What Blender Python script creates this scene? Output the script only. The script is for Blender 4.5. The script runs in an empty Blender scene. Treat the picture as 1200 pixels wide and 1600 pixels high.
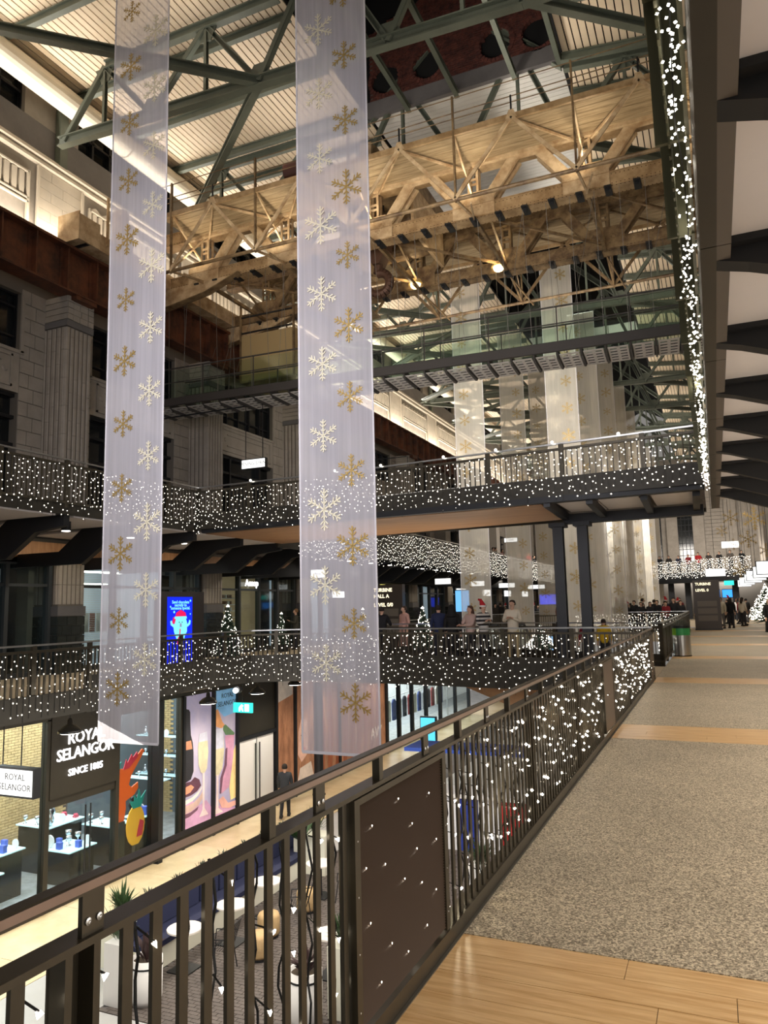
import bpy, bmesh, math, random
from mathutils import Vector, Matrix
from math import sin, cos, pi, radians, sqrt, atan2
random.seed(7)
SC = bpy.context.scene
COL = SC.collection

# ------------------------------------------------------------------ camera
cd = bpy.data.cameras.new('camera'); cam = bpy.data.objects.new('camera', cd); COL.objects.link(cam)
cd.sensor_fit = 'VERTICAL'; cd.sensor_height = 36.0; cd.sensor_width = 27.0
cd.lens = 1165.0/1600.0*36.0
cd.clip_start = 0.05; cd.clip_end = 400
EYE = Vector((0, 0, 1.65))
fwd = Vector((-0.3980, 0.9082, 0.1270)).normalized()
rgt = Vector((0.9148, 0.4036, -0.0232)); rgt = (rgt - fwd*rgt.dot(fwd)).normalized()
up = rgt.cross(fwd).normalized()
cam.matrix_world = Matrix(((rgt.x, up.x, -fwd.x, EYE.x), (rgt.y, up.y, -fwd.y, EYE.y), (rgt.z, up.z, -fwd.z, EYE.z), (0, 0, 0, 1)))
SC.camera = cam

# ------------------------------------------------------------------ world, exposure
SC.view_settings.view_transform = 'Standard'; SC.view_settings.look = 'None'
SC.view_settings.gamma = 1.0; SC.view_settings.use_curve_mapping = False
SC.view_settings.exposure = 0.2
w = bpy.data.worlds.new('night'); SC.world = w; w.use_nodes = True
w.node_tree.nodes['Background'].inputs[0].default_value = (1.0, 0.95, 0.88, 1)
w.node_tree.nodes['Background'].inputs[1].default_value = 0.20
SC.cycles.max_bounces = 6; SC.cycles.transparent_max_bounces = 24; SC.cycles.diffuse_bounces = 3
SC.cycles.sample_clamp_indirect = 4.0; SC.cycles.caustics_reflective = False; SC.cycles.caustics_refractive = False

WARM = (1.0, 0.80, 0.56); NEUT = (1.0, 0.90, 0.78); COOL = (0.93, 0.96, 1.0)
def area(name, loc, target, sx, sy, power, col=NEUT, spread=180):
    l = bpy.data.lights.new(name, 'AREA'); l.shape = 'RECTANGLE'; l.size = sx; l.size_y = sy
    l.energy = power; l.color = col; l.spread = radians(spread)
    o = bpy.data.objects.new(name, l); COL.objects.link(o); o.location = loc
    d = (Vector(target)-Vector(loc)).normalized()
    # local y axis follows world Y so that size_y runs along the hall
    z = -d; y = Vector((0, 1, 0)); y = (y - z*y.dot(z)); y = y.normalized() if y.length > 1e-3 else Vector((0, 0, 1)); x = y.cross(z)
    o.matrix_world = Matrix(((x.x, y.x, z.x, loc[0]), (x.y, y.y, z.y, loc[1]), (x.z, y.z, z.z, loc[2]), (0, 0, 0, 1)))
    return o
def spot(name, loc, target, power, col=NEUT, ang=100, blend=0.6, rad=0.08):
    l = bpy.data.lights.new(name, 'SPOT'); l.energy = power; l.color = col
    l.spot_size = radians(ang); l.spot_blend = blend; l.shadow_soft_size = rad
    o = bpy.data.objects.new(name, l); COL.objects.link(o); o.location = loc
    d = (Vector(target)-Vector(loc)); o.rotation_euler = d.to_track_quat('-Z', 'Y').to_euler()
    return o
# wall wash along the top of the crane rail girder
area('attic_wash', (-17.45, 45, 12.80), (-17.95, 45, 13.7), 0.10, 100, 3000, (1.0, 0.89, 0.74))
# roof uplights on the ledge over the attic and on the right hand side
area('roof_uplight', (-17.62, 42, 15.90), (-14.6, 42, 18.0), 0.3, 90, 1350, (1.0, 0.93, 0.85), 150)
area('roof_uplight_mid', (-5.5, 45, 15.7), (-1.5, 45, 17.8), 0.4, 80, 900, (1.0, 0.92, 0.80), 140)
area('roof_fill_left_mid', (-12.0, 45, 15.9), (-11.5, 45, 18), 0.3, 80, 420, (1.0, 0.93, 0.86), 150)  # added fill for the rest of the left ceiling, no fixture
# crane floods
for cx in (-15.0, -11.9, -8.75, -5.57, -2.4, 0.8):
    spot('crane_flood', (cx+0.1, 19.0, 12.95), (cx-1.2, 18.9, 16.5), 80, (1.0, 0.84, 0.62), 150, 0.8)
    spot('crane_flood_b', (cx+1.3, 21.5, 12.6), (cx, 23.4, 13.8), 20, (1.0, 0.84, 0.62), 150, 0.8)
area('crane_front_fill', (-7, 11.0, 8.5), (-7, 19.5, 13.5), 10, 1.5, 150, (1.0, 0.92, 0.80), 70)
area('catwalk_under_fill', (-6.5, 18.5, 5.4), (-6.5, 20.6, 9), 10, 2.5, 90, (1.0, 0.94, 0.86))  # added fill without a fixture, brightens the catwalk's underside
# added fill areas that brighten the banners and the far hall
area('hall_front_fill', (-5.0, 1.5, 6.0), (-7.2, 9.6, 5.0), 7, 5, 300, (0.98, 0.95, 1.0), 80)
area('hall_mid_fill', (-6.3, 23.0, 9.0), (-6.3, 33, 8.0), 8, 2, 700, (1.0, 0.93, 0.84))
area('end_wall_fill', (0, 82, 5.5), (0, 92, 9), 8, 2, 900, (1.0, 0.92, 0.82))  # added fill to brighten the far stone wall
spot('snowflake_fill', (1.4, 24, 9), (1.8, 46, 5), 900, (1.0, 0.9, 0.75), 40, 0.6)  # added fill to brighten the hanging gold snowflakes
area('hall_far_fill', (-6.3, 56, 9.0), (-6.3, 75, 4.0), 8, 2, 2200, (1.0, 0.93, 0.84))
# gallery downlights
for k in range(14):
    y = 1.9+k*1.45 if k < 11 else 20+(k-11)*6
    spot('gallery_downlight', (1.9, y, 3.35 if y < 17 else 6.5), (1.9, y, 0), 74 if y < 17 else 260, (1.0, 0.88, 0.72), 130, 0.7, 0.1)
for k in range(9):
    y = 27+k*7
    spot('far_downlight', (1.6, y, 6.5), (1.2, y, 0), 260, (1.0, 0.9, 0.76), 120, 0.7, 0.2)
for k in range(12):
    y = 5+k*5.0
    spot('left_downlight', (-14.6, y, 3.5), (-16.9, y, 1.2), 110, (1.0, 0.88, 0.7), 130, 0.7, 0.1)
for k in range(-1, 8):
    spot('gallery_can_light', (-13.9, 10.86+k*2.14, 3.58), (-14.3, 10.86+k*2.14, 0), 55, (1.0, 0.88, 0.7), 110, 0.7, 0.08)
for k in range(9):
    l = bpy.data.lights.new('string_glow', 'POINT'); l.energy = 1.6; l.color = (1.0, 0.86, 0.6); l.shadow_soft_size = 0.02
    o = bpy.data.objects.new('string_glow', l); COL.objects.link(o); o.location = (-1.46, 0.9+k*1.7, 0.35+0.3*(k % 2))
    l = bpy.data.lights.new('garland_glow', 'POINT'); l.energy = 1.5; l.color = (1.0, 0.92, 0.75); l.shadow_soft_size = 0.02
    o = bpy.data.objects.new('garland_glow', l); COL.objects.link(o); o.location = (-0.02, 1.5+k*1.6, 4.3)
# ground floor: shops and cafe
for y in (10, 14, 18, 22, 26, 31, 37):
    spot('mall_downlight', (-12.9, y, -0.75), (-12.4, y, -5), 260, (1.0, 0.90, 0.74), 150, 0.8, 0.1)
area('right_side_fill', (4.5, 5.5, 1.5), (0, 5.5, 2.4), 2.4, 17, 330, (1.0, 0.93, 0.86))  # added side fill for the walkway and its soffit panels
area('shop_ceiling_light', (-16.4, 13.5, -0.6), (-16.4, 13.5, -5), 3.4, 13, 820, (0.95, 0.98, 1.0))
area('bridge_soffit_fill', (-8.0, 19.6, 1.8), (-8.0, 19.6, 3.3), 6, 1.2, 60, (1.0, 0.88, 0.72))  # added fill floating under the upper bridge, brightens its timber soffit
area('clothes_shop_light', (-16.6, 40, -0.6), (-16.6, 40, -5), 3.2, 14, 900, (0.97, 0.98, 1.0))
area('cafe_light', (-7.5, 13, -0.7), (-9.0, 13, -5), 5, 12, 620, (1.0, 0.92, 0.80))

# ------------------------------------------------------------------ materials
def lin(c): return tuple(((v/255.0)/12.92 if v/255.0 <= 0.04045 else (((v/255.0)+0.055)/1.055)**2.4) for v in c)
MC = {}
def M(name, rgb, rough=0.6, metal=0.0, noise=None, bump=None, emis=0.0, rgb2=None, stretch=None):
    if name in MC: return MC[name]
    m = bpy.data.materials.new(name); m.use_nodes = True; nt = m.node_tree; b = nt.nodes['Principled BSDF']
    c = lin(rgb)
    b.inputs['Roughness'].default_value = rough; b.inputs['Metallic'].default_value = metal
    b.inputs['Base Color'].default_value = (*c, 1)
    if noise or bump:
        tc = nt.nodes.new('ShaderNodeTexCoord'); mp = nt.nodes.new('ShaderNodeMapping'); nt.links.new(tc.outputs['Object'], mp.inputs[0])
        if stretch: mp.inputs['Scale'].default_value = stretch
    if noise:
        n = nt.nodes.new('ShaderNodeTexNoise'); n.inputs['Scale'].default_value = noise[0]; n.inputs['Detail'].default_value = 5
        n.inputs['Roughness'].default_value = 0.65
        nt.links.new(mp.outputs[0], n.inputs['Vector'])
        r = nt.nodes.new('ShaderNodeValToRGB'); c2 = lin(rgb2) if rgb2 else tuple(v*(1-noise[1]) for v in c)
        r.color_ramp.elements[0].position = 0.35; r.color_ramp.elements[1].position = 0.65
        r.color_ramp.elements[0].color = (*c2, 1); r.color_ramp.elements[1].color = (*(c if rgb2 else tuple(min(1, v*(1+noise[1]*0.6)) for v in c)), 1)
        nt.links.new(n.outputs['Fac'], r.inputs[0]); nt.links.new(r.outputs[0], b.inputs['Base Color'])
    if bump:
        n2 = nt.nodes.new('ShaderNodeTexNoise'); n2.inputs['Scale'].default_value = bump[0]; n2.inputs['Detail'].default_value = 3
        nt.links.new(mp.outputs[0], n2.inputs['Vector'])
        bp = nt.nodes.new('ShaderNodeBump'); bp.inputs['Strength'].default_value = bump[1]; bp.inputs['Distance'].default_value = 0.01
        nt.links.new(n2.outputs['Fac'], bp.inputs['Height']); nt.links.new(bp.outputs[0], b.inputs['Normal'])
    if emis:
        b.inputs['Emission Color'].default_value = (*c, 1); b.inputs['Emission Strength'].default_value = emis
    MC[name] = m; return m
def glow(name, rgb, s, sample=True):
    if name in MC: return MC[name]
    m = bpy.data.materials.new(name); m.use_nodes = True; nt = m.node_tree
    for n in list(nt.nodes):
        if n.type != 'OUTPUT_MATERIAL': nt.nodes.remove(n)
    e = nt.nodes.new('ShaderNodeEmission'); e.inputs[0].default_value = (*lin(rgb), 1); e.inputs[1].default_value = s
    nt.links.new(e.outputs[0], [n for n in nt.nodes if n.type == 'OUTPUT_MATERIAL'][0].inputs[0])
    if not sample: m.cycles.emission_sampling = 'NONE'
    MC[name] = m; return m
def sheer(name, rgb, opac, weave=0.0):
    if name in MC: return MC[name]
    m = bpy.data.materials.new(name); m.use_nodes = True; nt = m.node_tree; nt.nodes.remove(nt.nodes['Principled BSDF'])
    out = [n for n in nt.nodes if n.type == 'OUTPUT_MATERIAL'][0]
    t = nt.nodes.new('ShaderNodeBsdfTransparent'); d = nt.nodes.new('ShaderNodeBsdfDiffuse'); tr = nt.nodes.new('ShaderNodeBsdfTranslucent')
    d.inputs[0].default_value = tr.inputs[0].default_value = (*lin(rgb), 1)
    a = nt.nodes.new('ShaderNodeMixShader'); a.inputs[0].default_value = 0.45; nt.links.new(d.outputs[0], a.inputs[1]); nt.links.new(tr.outputs[0], a.inputs[2])
    b = nt.nodes.new('ShaderNodeMixShader'); b.inputs[0].default_value = opac; nt.links.new(t.outputs[0], b.inputs[1]); nt.links.new(a.outputs[0], b.inputs[2])
    if weave:
        tc = nt.nodes.new('ShaderNodeTexCoord'); mp = nt.nodes.new('ShaderNodeMapping'); mp.inputs['Scale'].default_value = (9, 1, 0.25)
        n = nt.nodes.new('ShaderNodeTexNoise'); n.inputs['Scale'].default_value = 1.6; n.inputs['Detail'].default_value = 4
        mr = nt.nodes.new('ShaderNodeMapRange'); mr.inputs['From Min'].default_value = 0.3; mr.inputs['From Max'].default_value = 0.7
        mr.inputs['To Min'].default_value = opac-weave; mr.inputs['To Max'].default_value = opac+weave
        nt.links.new(tc.outputs['Object'], mp.inputs[0]); nt.links.new(mp.outputs[0], n.inputs['Vector']); nt.links.new(n.outputs['Fac'], mr.inputs[0]); nt.links.new(mr.outputs[0], b.inputs[0])
    nt.links.new(b.outputs[0], out.inputs[0]); MC[name] = m; return m
def glassm(name, rgb, refl=0.12):
    if name in MC: return MC[name]
    m = bpy.data.materials.new(name); m.use_nodes = True; nt = m.node_tree; nt.nodes.remove(nt.nodes['Principled BSDF'])
    out = [n for n in nt.nodes if n.type == 'OUTPUT_MATERIAL'][0]
    t = nt.nodes.new('ShaderNodeBsdfTransparent'); t.inputs[0].default_value = (*lin(rgb), 1)
    g = nt.nodes.new('ShaderNodeBsdfGlossy'); g.inputs['Roughness'].default_value = 0.05
    lw = nt.nodes.new('ShaderNodeLayerWeight'); lw.inputs[0].default_value = 0.5
    pw = nt.nodes.new('ShaderNodeMath'); pw.operation = 'POWER'; pw.inputs[1].default_value = 4.0; nt.links.new(lw.outputs['Facing'], pw.inputs[0])
    ad = nt.nodes.new('ShaderNodeMath'); ad.operation = 'MULTIPLY_ADD'; ad.inputs[1].default_value = 0.5; ad.inputs[2].default_value = refl*0.25; nt.links.new(pw.outputs[0], ad.inputs[0])
    b = nt.nodes.new('ShaderNodeMixShader'); nt.links.new(ad.outputs[0], b.inputs[0]); nt.links.new(t.outputs[0], b.inputs[1]); nt.links.new(g.outputs[0], b.inputs[2])
    nt.links.new(b.outputs[0], out.inputs[0]); MC[name] = m; return m

BRONZE = M('bronze_metal', (72, 66, 54), 0.36, 0.5, (6, .12))
BRONZE_LIT = M('bronze_handrail_lit', (140, 120, 108), 0.3, 0.4, (6, .08))
BLACK = M('black_steel', (30, 31, 34), 0.5, 0.3)
DARK = M('dark_bronze_panel', (46, 42, 34), 0.5, 0.3, (3, .1))
TRUSS = M('grey_green_paint', (96, 102, 90), 0.5, 0.0, (1.5, .15))
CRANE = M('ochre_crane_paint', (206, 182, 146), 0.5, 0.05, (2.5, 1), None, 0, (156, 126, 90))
CRANED = M('shaded_worn_ochre', (140, 116, 82), 0.55, 0.05, (3, 1), None, 0, (84, 62, 40))  # worn ochre darkened further: the far girder's shade put into its colour
RUST = M('rust_brown_girder', (110, 62, 38), 0.6, 0.1, (1.8, 1), None, 0, (58, 34, 24))
WOODW = M('walkway_timber', (166, 146, 114), 0.7, 0, (3, 1), None, 0, (128, 108, 78), (0.4, 4, 4))
STONE = M('grey_stone', (148, 140, 130), 0.75, 0, (1.6, .14), (30, .2))
JOINT = M('stone_joint', (102, 95, 86), 0.85)
CRANEM = M('mid_ochre_paint', (176, 148, 110), 0.5, 0.05, (2.5, 1), None, 0, (128, 100, 66))
STONED = M('dark_stone_band', (96, 94, 94), 0.7, 0, (2, .1))
FAIENCE = M('pale_faience', (196, 186, 170), 0.6, 0, (1.2, .10), (20, .2))
LEDGE = M('ledge_render', (110, 106, 104), 0.8, 0, (1, .15))
TILE = M('black_glazed_tile', (40, 44, 42), 0.15, 0, (4, .2))
PLANKC = M('cream_ceiling_board', (232, 212, 184), 0.55, 0, (0.6, .05))
VOIDM = M('dark_roof_void', (14, 14, 15), 0.9)
DGLASS = M('night_glass', (10, 12, 14), 0.08, 0.0)
WGLASS = M('dark_window_glass', (24, 27, 29), 0.1, 0.0, (0.8, .6))
BRICK = M('red_brick', (104, 56, 46), 0.8, 0, (5, 1), None, 0, (66, 36, 32))
MORTAR = M('mortar', (96, 82, 76), 0.9)
CONC = M('concrete_band', (104, 100, 100), 0.8, 0, (2, .1))
TERR = M('terrazzo_gravel', (188, 176, 158), 0.55)
WOODF = M('oak_board', (236, 200, 148), 0.32, 0, (2.6, 1), (8, .15), 0, (204, 158, 102), (0.8, 11, 1))
CREAMF = M('cream_stone_floor', (222, 204, 168), 0.3, 0, (0.9, 1), None, 0, (196, 174, 134))
GREYF = M('grey_stone_floor', (176, 176, 176), 0.35, 0, (0.7, .08))
PAVER = M('dark_clay_paver', (92, 84, 80), 0.7, 0, (2, .25))
GALF = M('gallery_carpet', (186, 170, 144), 0.8, 0, (30, .2))
SOFFIT = M('pale_soffit_panel', (214, 208, 206), 0.7, 0, (0.7, .05))
WSOFF = M('timber_soffit', (176, 134, 96), 0.5, 0, (1.5, 1), None, 0, (150, 110, 76), (0.5, 6, 1))
WHITE = M('white_powder_coat', (226, 224, 222), 0.5)
PIPEM = M('white_duct', (236, 226, 206), 0.5, 0, (1, .04))
CREAMW = M('cream_planter', (222, 220, 204), 0.5)
NAVY = M('navy_fabric', (28, 34, 66), 0.85)
CORDM = M('black_cord', (16, 16, 16), 0.6)
STEEL = M('brushed_steel', (190, 190, 188), 0.28, 0.9)
GOLD = M('gold_glitter', (160, 134, 74), 0.45, 0.3)
GOLDP = M('pale_gold_print', (204, 197, 174), 0.6, 0.0)
BULB = glow('warm_white_led', (255, 244, 226), 12, False)
BULBF = glow('warm_white_led_far', (255, 246, 230), 4, False)
LAMPW = glow('lamp_white', (255, 246, 232), 9)
SIGNW = glow('sign_white', (250, 250, 246), 1.6)
LETW = glow('letter_white', (255, 252, 250), 2.2)
TEALS = glow('exit_teal', (60, 214, 196), 1.5)
SHEER = sheer('sheer_fabric', (234, 231, 240), 0.54, 0.05)
SHEERW = sheer('sheer_fabric_warm', (226, 220, 208), 0.62, 0.05)
HEM = sheer('sheer_hem', (230, 228, 232), 0.9)
GLASS = glassm('shop_glass', (236, 244, 244))
GLASSG = glassm('green_edge_glass', (240, 248, 243))
LEAF = M('leaf_green', (56, 82, 44), 0.5, 0, (6, .3))
FIR = M('fir_green', (38, 58, 40), 0.7, 0, (6, .3))

# speckles on the terrazzo
def speckle(m, scale, dark, pale):
    nt = m.node_tree; b = nt.nodes['Principled BSDF']; tc = nt.nodes.new('ShaderNodeTexCoord')
    v = nt.nodes.new('ShaderNodeTexVoronoi'); v.inputs['Scale'].default_value = scale; nt.links.new(tc.outputs['Object'], v.inputs['Vector'])
    sp = nt.nodes.new('ShaderNodeSeparateColor'); nt.links.new(v.outputs['Color'], sp.inputs[0])
    r = nt.nodes.new('ShaderNodeValToRGB'); els = r.color_ramp.elements
    els[0].position = 0.0; els[0].color = (*lin(dark), 1); els[1].position = 1.0; els[1].color = (*lin(pale), 1)
    e = els.new(0.45); e.color = (*lin(tuple((a+b2)/2 for a, b2 in zip(dark, pale))), 1)
    n = nt.nodes.new('ShaderNodeTexNoise'); n.inputs['Scale'].default_value = 0.9; n.inputs['Detail'].default_value = 3; nt.links.new(tc.outputs['Object'], n.inputs['Vector'])
    mr = nt.nodes.new('ShaderNodeMapRange'); mr.inputs['From Min'].default_value = .3; mr.inputs['From Max'].default_value = .7; mr.inputs['To Min'].default_value = 0.86; mr.inputs['To Max'].default_value = 1.05
    nt.links.new(n.outputs['Fac'], mr.inputs[0])
    mx = nt.nodes.new('ShaderNodeVectorMath'); mx.operation = 'SCALE'; nt.links.new(r.outputs[0], mx.inputs[0]); nt.links.new(mr.outputs[0], mx.inputs['Scale'])
    nt.links.new(sp.outputs[0], r.inputs[0]); nt.links.new(mx.outputs[0], b.inputs['Base Color'])
speckle(TERR, 120, (98, 86, 70), (232, 218, 192))

WORDS = ['nearest', 'second', 'third', 'fourth', 'fifth', 'sixth', 'seventh', 'eighth', 'ninth', 'tenth', 'eleventh', 'twelfth', 'thirteenth', 'fourteenth', 'fifteenth', 'sixteenth', 'seventeenth', 'eighteenth', 'nineteenth', 'twentieth', 'twenty-first', 'twenty-second', 'twenty-third', 'twenty-fourth', 'twenty-fifth']
LR_ = ['leftmost']+WORDS[1:]
# ------------------------------------------------------------------ mesh builder
class MB:
    def __init__(s): s.v = []; s.f = []
    def add(s, vs, fs):
        n = len(s.v); s.v += [tuple(v) for v in vs]; s.f += [tuple(i+n for i in f) for f in fs]; return s
    def box(s, x0, x1, y0, y1, z0, z1):
        return s.add([(x0, y0, z0), (x1, y0, z0), (x1, y1, z0), (x0, y1, z0), (x0, y0, z1), (x1, y0, z1), (x1, y1, z1), (x0, y1, z1)],
                     [(0, 3, 2, 1), (4, 5, 6, 7), (0, 1, 5, 4), (1, 2, 6, 5), (2, 3, 7, 6), (3, 0, 4, 7)])
    def bar(s, p, q, w, h=None, upv=(0, 0, 1)):
        h = h or w; p = Vector(p); q = Vector(q); d = (q-p).normalized(); u = Vector(upv)
        if abs(d.dot(u)) > 0.99: u = Vector((0, 1, 0))
        x = d.cross(u).normalized(); u = x.cross(d)
        vs = [p+x*a*w/2+u*b*h/2 for a, b in ((-1, -1), (1, -1), (1, 1), (-1, 1))] + [q+x*a*w/2+u*b*h/2 for a, b in ((-1, -1), (1, -1), (1, 1), (-1, 1))]
        return s.add(vs, [(3, 2, 1, 0), (4, 5, 6, 7), (0, 1, 5, 4), (1, 2, 6, 5), (2, 3, 7, 6), (3, 0, 4, 7)])
    def ibeam(s, p, q, w, h, t=0.03, upv=(0, 0, 1)):
        p = Vector(p); q = Vector(q); d = (q-p).normalized(); u = Vector(upv)
        if abs(d.dot(u)) > 0.99: u = Vector((0, 1, 0))
        x = d.cross(u).normalized(); u = x.cross(d)
        s.bar(p+u*(h/2-t/2), q+u*(h/2-t/2), w, t, upv); s.bar(p-u*(h/2-t/2), q-u*(h/2-t/2), w, t, upv); return s.bar(p, q, t, h-2*t, upv)
    def channel(s, p, q, w, h, t=0.02, upv=(0, 0, 1), side=1):
        p = Vector(p); q = Vector(q); d = (q-p).normalized(); u = Vector(upv)
        if abs(d.dot(u)) > 0.99: u = Vector((0, 1, 0))
        x = d.cross(u).normalized(); u = x.cross(d)
        s.bar(p+u*(h/2), q+u*(h/2), w, t, upv); s.bar(p-u*(h/2), q-u*(h/2), w, t, upv); return s.bar(p+x*side*w/2, q+x*side*w/2, t, h, upv)
    def cyl(s, p, q, r, r2=None, n=10, caps=True):
        r2 = r if r2 is None else r2; p = Vector(p); q = Vector(q); d = (q-p).normalized()
        u = Vector((0, 0, 1)) if abs(d.z) < 0.9 else Vector((1, 0, 0)); x = d.cross(u).normalized(); y = d.cross(x)
        vs = [p+x*cos(2*pi*i/n)*r+y*sin(2*pi*i/n)*r for i in range(n)] + [q+x*cos(2*pi*i/n)*r2+y*sin(2*pi*i/n)*r2 for i in range(n)]
        fs = [(i, (i+1) % n, n+(i+1) % n, n+i) for i in range(n)]
        if caps: fs += [tuple(range(n))[::-1], tuple(range(n, 2*n))]
        return s.add(vs, fs)
    def lathe(s, prof, c=(0, 0, 0), n=16):
        c = Vector(c); vs = []; fs = []
        for r, z in prof: vs += [(c.x+r*cos(2*pi*i/n), c.y+r*sin(2*pi*i/n), c.z+z) for i in range(n)]
        for k in range(len(prof)-1): fs += [(k*n+i, k*n+(i+1) % n, (k+1)*n+(i+1) % n, (k+1)*n+i) for i in range(n)]
        fs += [tuple(range(n))[::-1], tuple(range((len(prof)-1)*n, len(prof)*n))]
        return s.add(vs, fs)
    def prism(s, pts, off):   # polygon pts (3d), extruded by vector off
        off = Vector(off); n = len(pts); a = [Vector(p) for p in pts]; vs = a+[p+off for p in a]
        return s.add(vs, [tuple(range(n))[::-1], tuple(range(n, 2*n))]+[(i, (i+1) % n, n+(i+1) % n, n+i) for i in range(n)])
    def octa(s, c, r, h=None):
        h = h or r; x, y, z = c
        return s.add([(x+r, y, z), (x-r, y, z), (x, y+r, z), (x, y-r, z), (x, y, z+h), (x, y, z-h)],
                     [(0, 2, 4), (2, 1, 4), (1, 3, 4), (3, 0, 4), (2, 0, 5), (1, 2, 5), (3, 1, 5), (0, 3, 5)])
    def ball(s, c, r, n=10, m=6, sz=1.0):
        prof = [(max(0.001, r*sin(pi*k/m)), -r*sz*cos(pi*k/m)) for k in range(m+1)]
        return s.lathe(prof, c, n)
    def mesh(s, name, org=(0, 0, 0), smooth=False):
        me = bpy.data.meshes.new(name); o = org; me.from_pydata([(v[0]-o[0], v[1]-o[1], v[2]-o[2]) for v in s.v], [], s.f)
        me.update()
        if smooth:
            for p in me.polygons: p.use_smooth = True
        return me
ORG = {}
def root(name, label, cat, loc=(0, 0, 0), group=None):
    o = bpy.data.objects.new(name, None); COL.objects.link(o); o.location = loc; o.empty_display_size = 0.2
    o['label'] = label; o['category'] = cat
    if group: o['group'] = group
    ORG[o.name] = Vector(loc); return o
def link(me, name, m, parent=None, label=None, kind=None):
    o = bpy.data.objects.new(name, me); COL.objects.link(o)
    if m is not None and not me.materials: me.materials.append(m)
    if parent: o.parent = parent
    if label: o['label'] = label
    if kind: o['kind'] = kind
    return o
def part(mb, name, m, parent, label=None, kind=None, smooth=False):
    org = ORG.get(parent.name, Vector((0, 0, 0)))
    o = link(mb.mesh(name, org, smooth), name, m, parent, label, kind); ORG[o.name] = org; return o
def thing(mb, name, m, label, cat, group=None, smooth=False, kind=None):
    xs = [v[0] for v in mb.v]; ys = [v[1] for v in mb.v]; zs = [v[2] for v in mb.v]
    org = Vector(((min(xs)+max(xs))/2, (min(ys)+max(ys))/2, min(zs)))
    o = link(mb.mesh(name, org, smooth), name, m, None, label, kind); o.location = org; o['category'] = cat
    if group: o['group'] = group
    ORG[o.name] = org; return o
def struct(mb, name, m, smooth=False):
    o = link(mb.mesh(name, (0, 0, 0), smooth), name, m, None, None, 'structure'); ORG[o.name] = Vector((0, 0, 0)); return o
def put(me, name, m, parent, loc, rot=None, scale=None, label=None):   # linked copy of a part at a world place
    o = link(me, name, m, parent, label); org = ORG.get(parent.name, Vector((0, 0, 0))) if parent else Vector((0, 0, 0))
    o.location = Vector(loc)-org
    if rot: o.rotation_euler = rot
    if scale: o.scale = scale
    return o
def text_mesh(s, size, xdir, updir, loc, ext=0.004, align='CENTER', bold=0.0, spacing=1.0):
    cu = bpy.data.curves.new('txt', 'FONT'); cu.body = s; cu.size = size; cu.align_x = align; cu.align_y = 'CENTER'; cu.extrude = ext; cu.resolution_u = 2
    cu.offset = bold; cu.space_character = spacing
    o = bpy.data.objects.new('txt', cu); COL.objects.link(o); dg = bpy.context.evaluated_depsgraph_get(); dg.update()
    me = bpy.data.meshes.new_from_object(o.evaluated_get(dg)); bpy.data.objects.remove(o); bpy.data.curves.remove(cu)
    x = Vector(xdir).normalized(); u = Vector(updir).normalized(); n = x.cross(u); L = Vector(loc)
    mb = MB(); mb.v = [tuple(L+x*v.co.x+u*v.co.y+n*v.co.z) for v in me.vertices]; mb.f = [tuple(p.vertices) for p in me.polygons]
    bpy.data.meshes.remove(me); return mb
def merge(*ms):
    r = MB()
    for m in ms: r.add(m.v, m.f)
    return r
# ================================================================== STRUCTURE
PIL = [15.69+6.78*k for k in range(-2, 12)]       # south edge of every pilaster on the left wall
YE = 92.0
# ---- walkway floor at our level
fl = struct(MB().box(-1.31, 4.6, -3, YE, -0.6, -0.02), 'floor', CONC)
strips = [2.66+6.93*k for k in range(0, 13)]
def strip_y(k): return (2.66, 3.83) if k == 0 else ((9.74, 10.86) if k == 1 else (16.5+6.8*(k-2), 17.65+6.8*(k-2)))
ys = -3.0
for k in range(0, 12):
    a, b = strip_y(k)
    part(MB().box(-1.29, 4.6, ys, a-0.006, -0.02, 0.0), 'terrazzo_slab', TERR, fl)
    rows = 6; wv = (b-a)/rows
    for r in range(rows):
        if k > 3:
            part(MB().box(-1.29, 4.6, a+r*wv, a+(r+1)*wv-0.004, -0.02, 0.0), 'floor_board', WOODF, fl); continue
        x = -1.29
        while x < 4.6:
            L = random.uniform(0.9, 1.9) if x > -1.28 else random.uniform(0.3, 1.5); x1 = min(4.6, x+L)
            part(MB().box(x, x1-0.003, a+r*wv, a+(r+1)*wv-0.003, -0.02, random.uniform(-0.0006, 0.0006)), 'floor_board', WOODF, fl); x = x1
    ys = b+0.006
part(MB().box(-1.29, 4.6, ys, YE, -0.02, 0.0), 'terrazzo_slab', TERR, fl)
part(MB().box(-1.306, -1.290, -3, 17.2, -0.02, 0.005), 'edge_strip', M('floor_edge_metal', (120, 116, 108), 0.35, 0.7), fl)

# ---- lower mall floor
lf = struct(MB().box(-18.4, 4.6, 2, 66, -5.3, -5.02), 'floor', CONC)
yy = 4.0
while yy < 60:
    part(MB().box(-14.3, -11.95, yy, yy+2.39, -5.02, -5.0), 'stone_tile', CREAMF, lf)
    part(MB().box(-18.4, -14.3, yy, yy+2.39, -5.02, -5.0), 'shop_floor_tile', M('shop_floor_vinyl', (168, 170, 172), 0.25, 0, (3, .25)), lf); yy += 2.4
part(MB().box(-11.93, -10.1, 4, 26.4, -5.02, -5.0), 'stone_tile', GREYF, lf)
for i, x in enumerate((-10.09, -7.77, -5.44, -3.1)):
    for yy in [4.0+1.6*j for j in range(4)]: part(MB().box(x, x+2.31, yy, yy+1.59, -5.02, -5.0), 'stone_tile', GREYF, lf)
    part(MB().box(x, x+2.31, 26.5, 60, -5.02, -5.0), 'stone_tile', GREYF, lf)
pv = MB(); y = 10.42; r = 0
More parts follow.
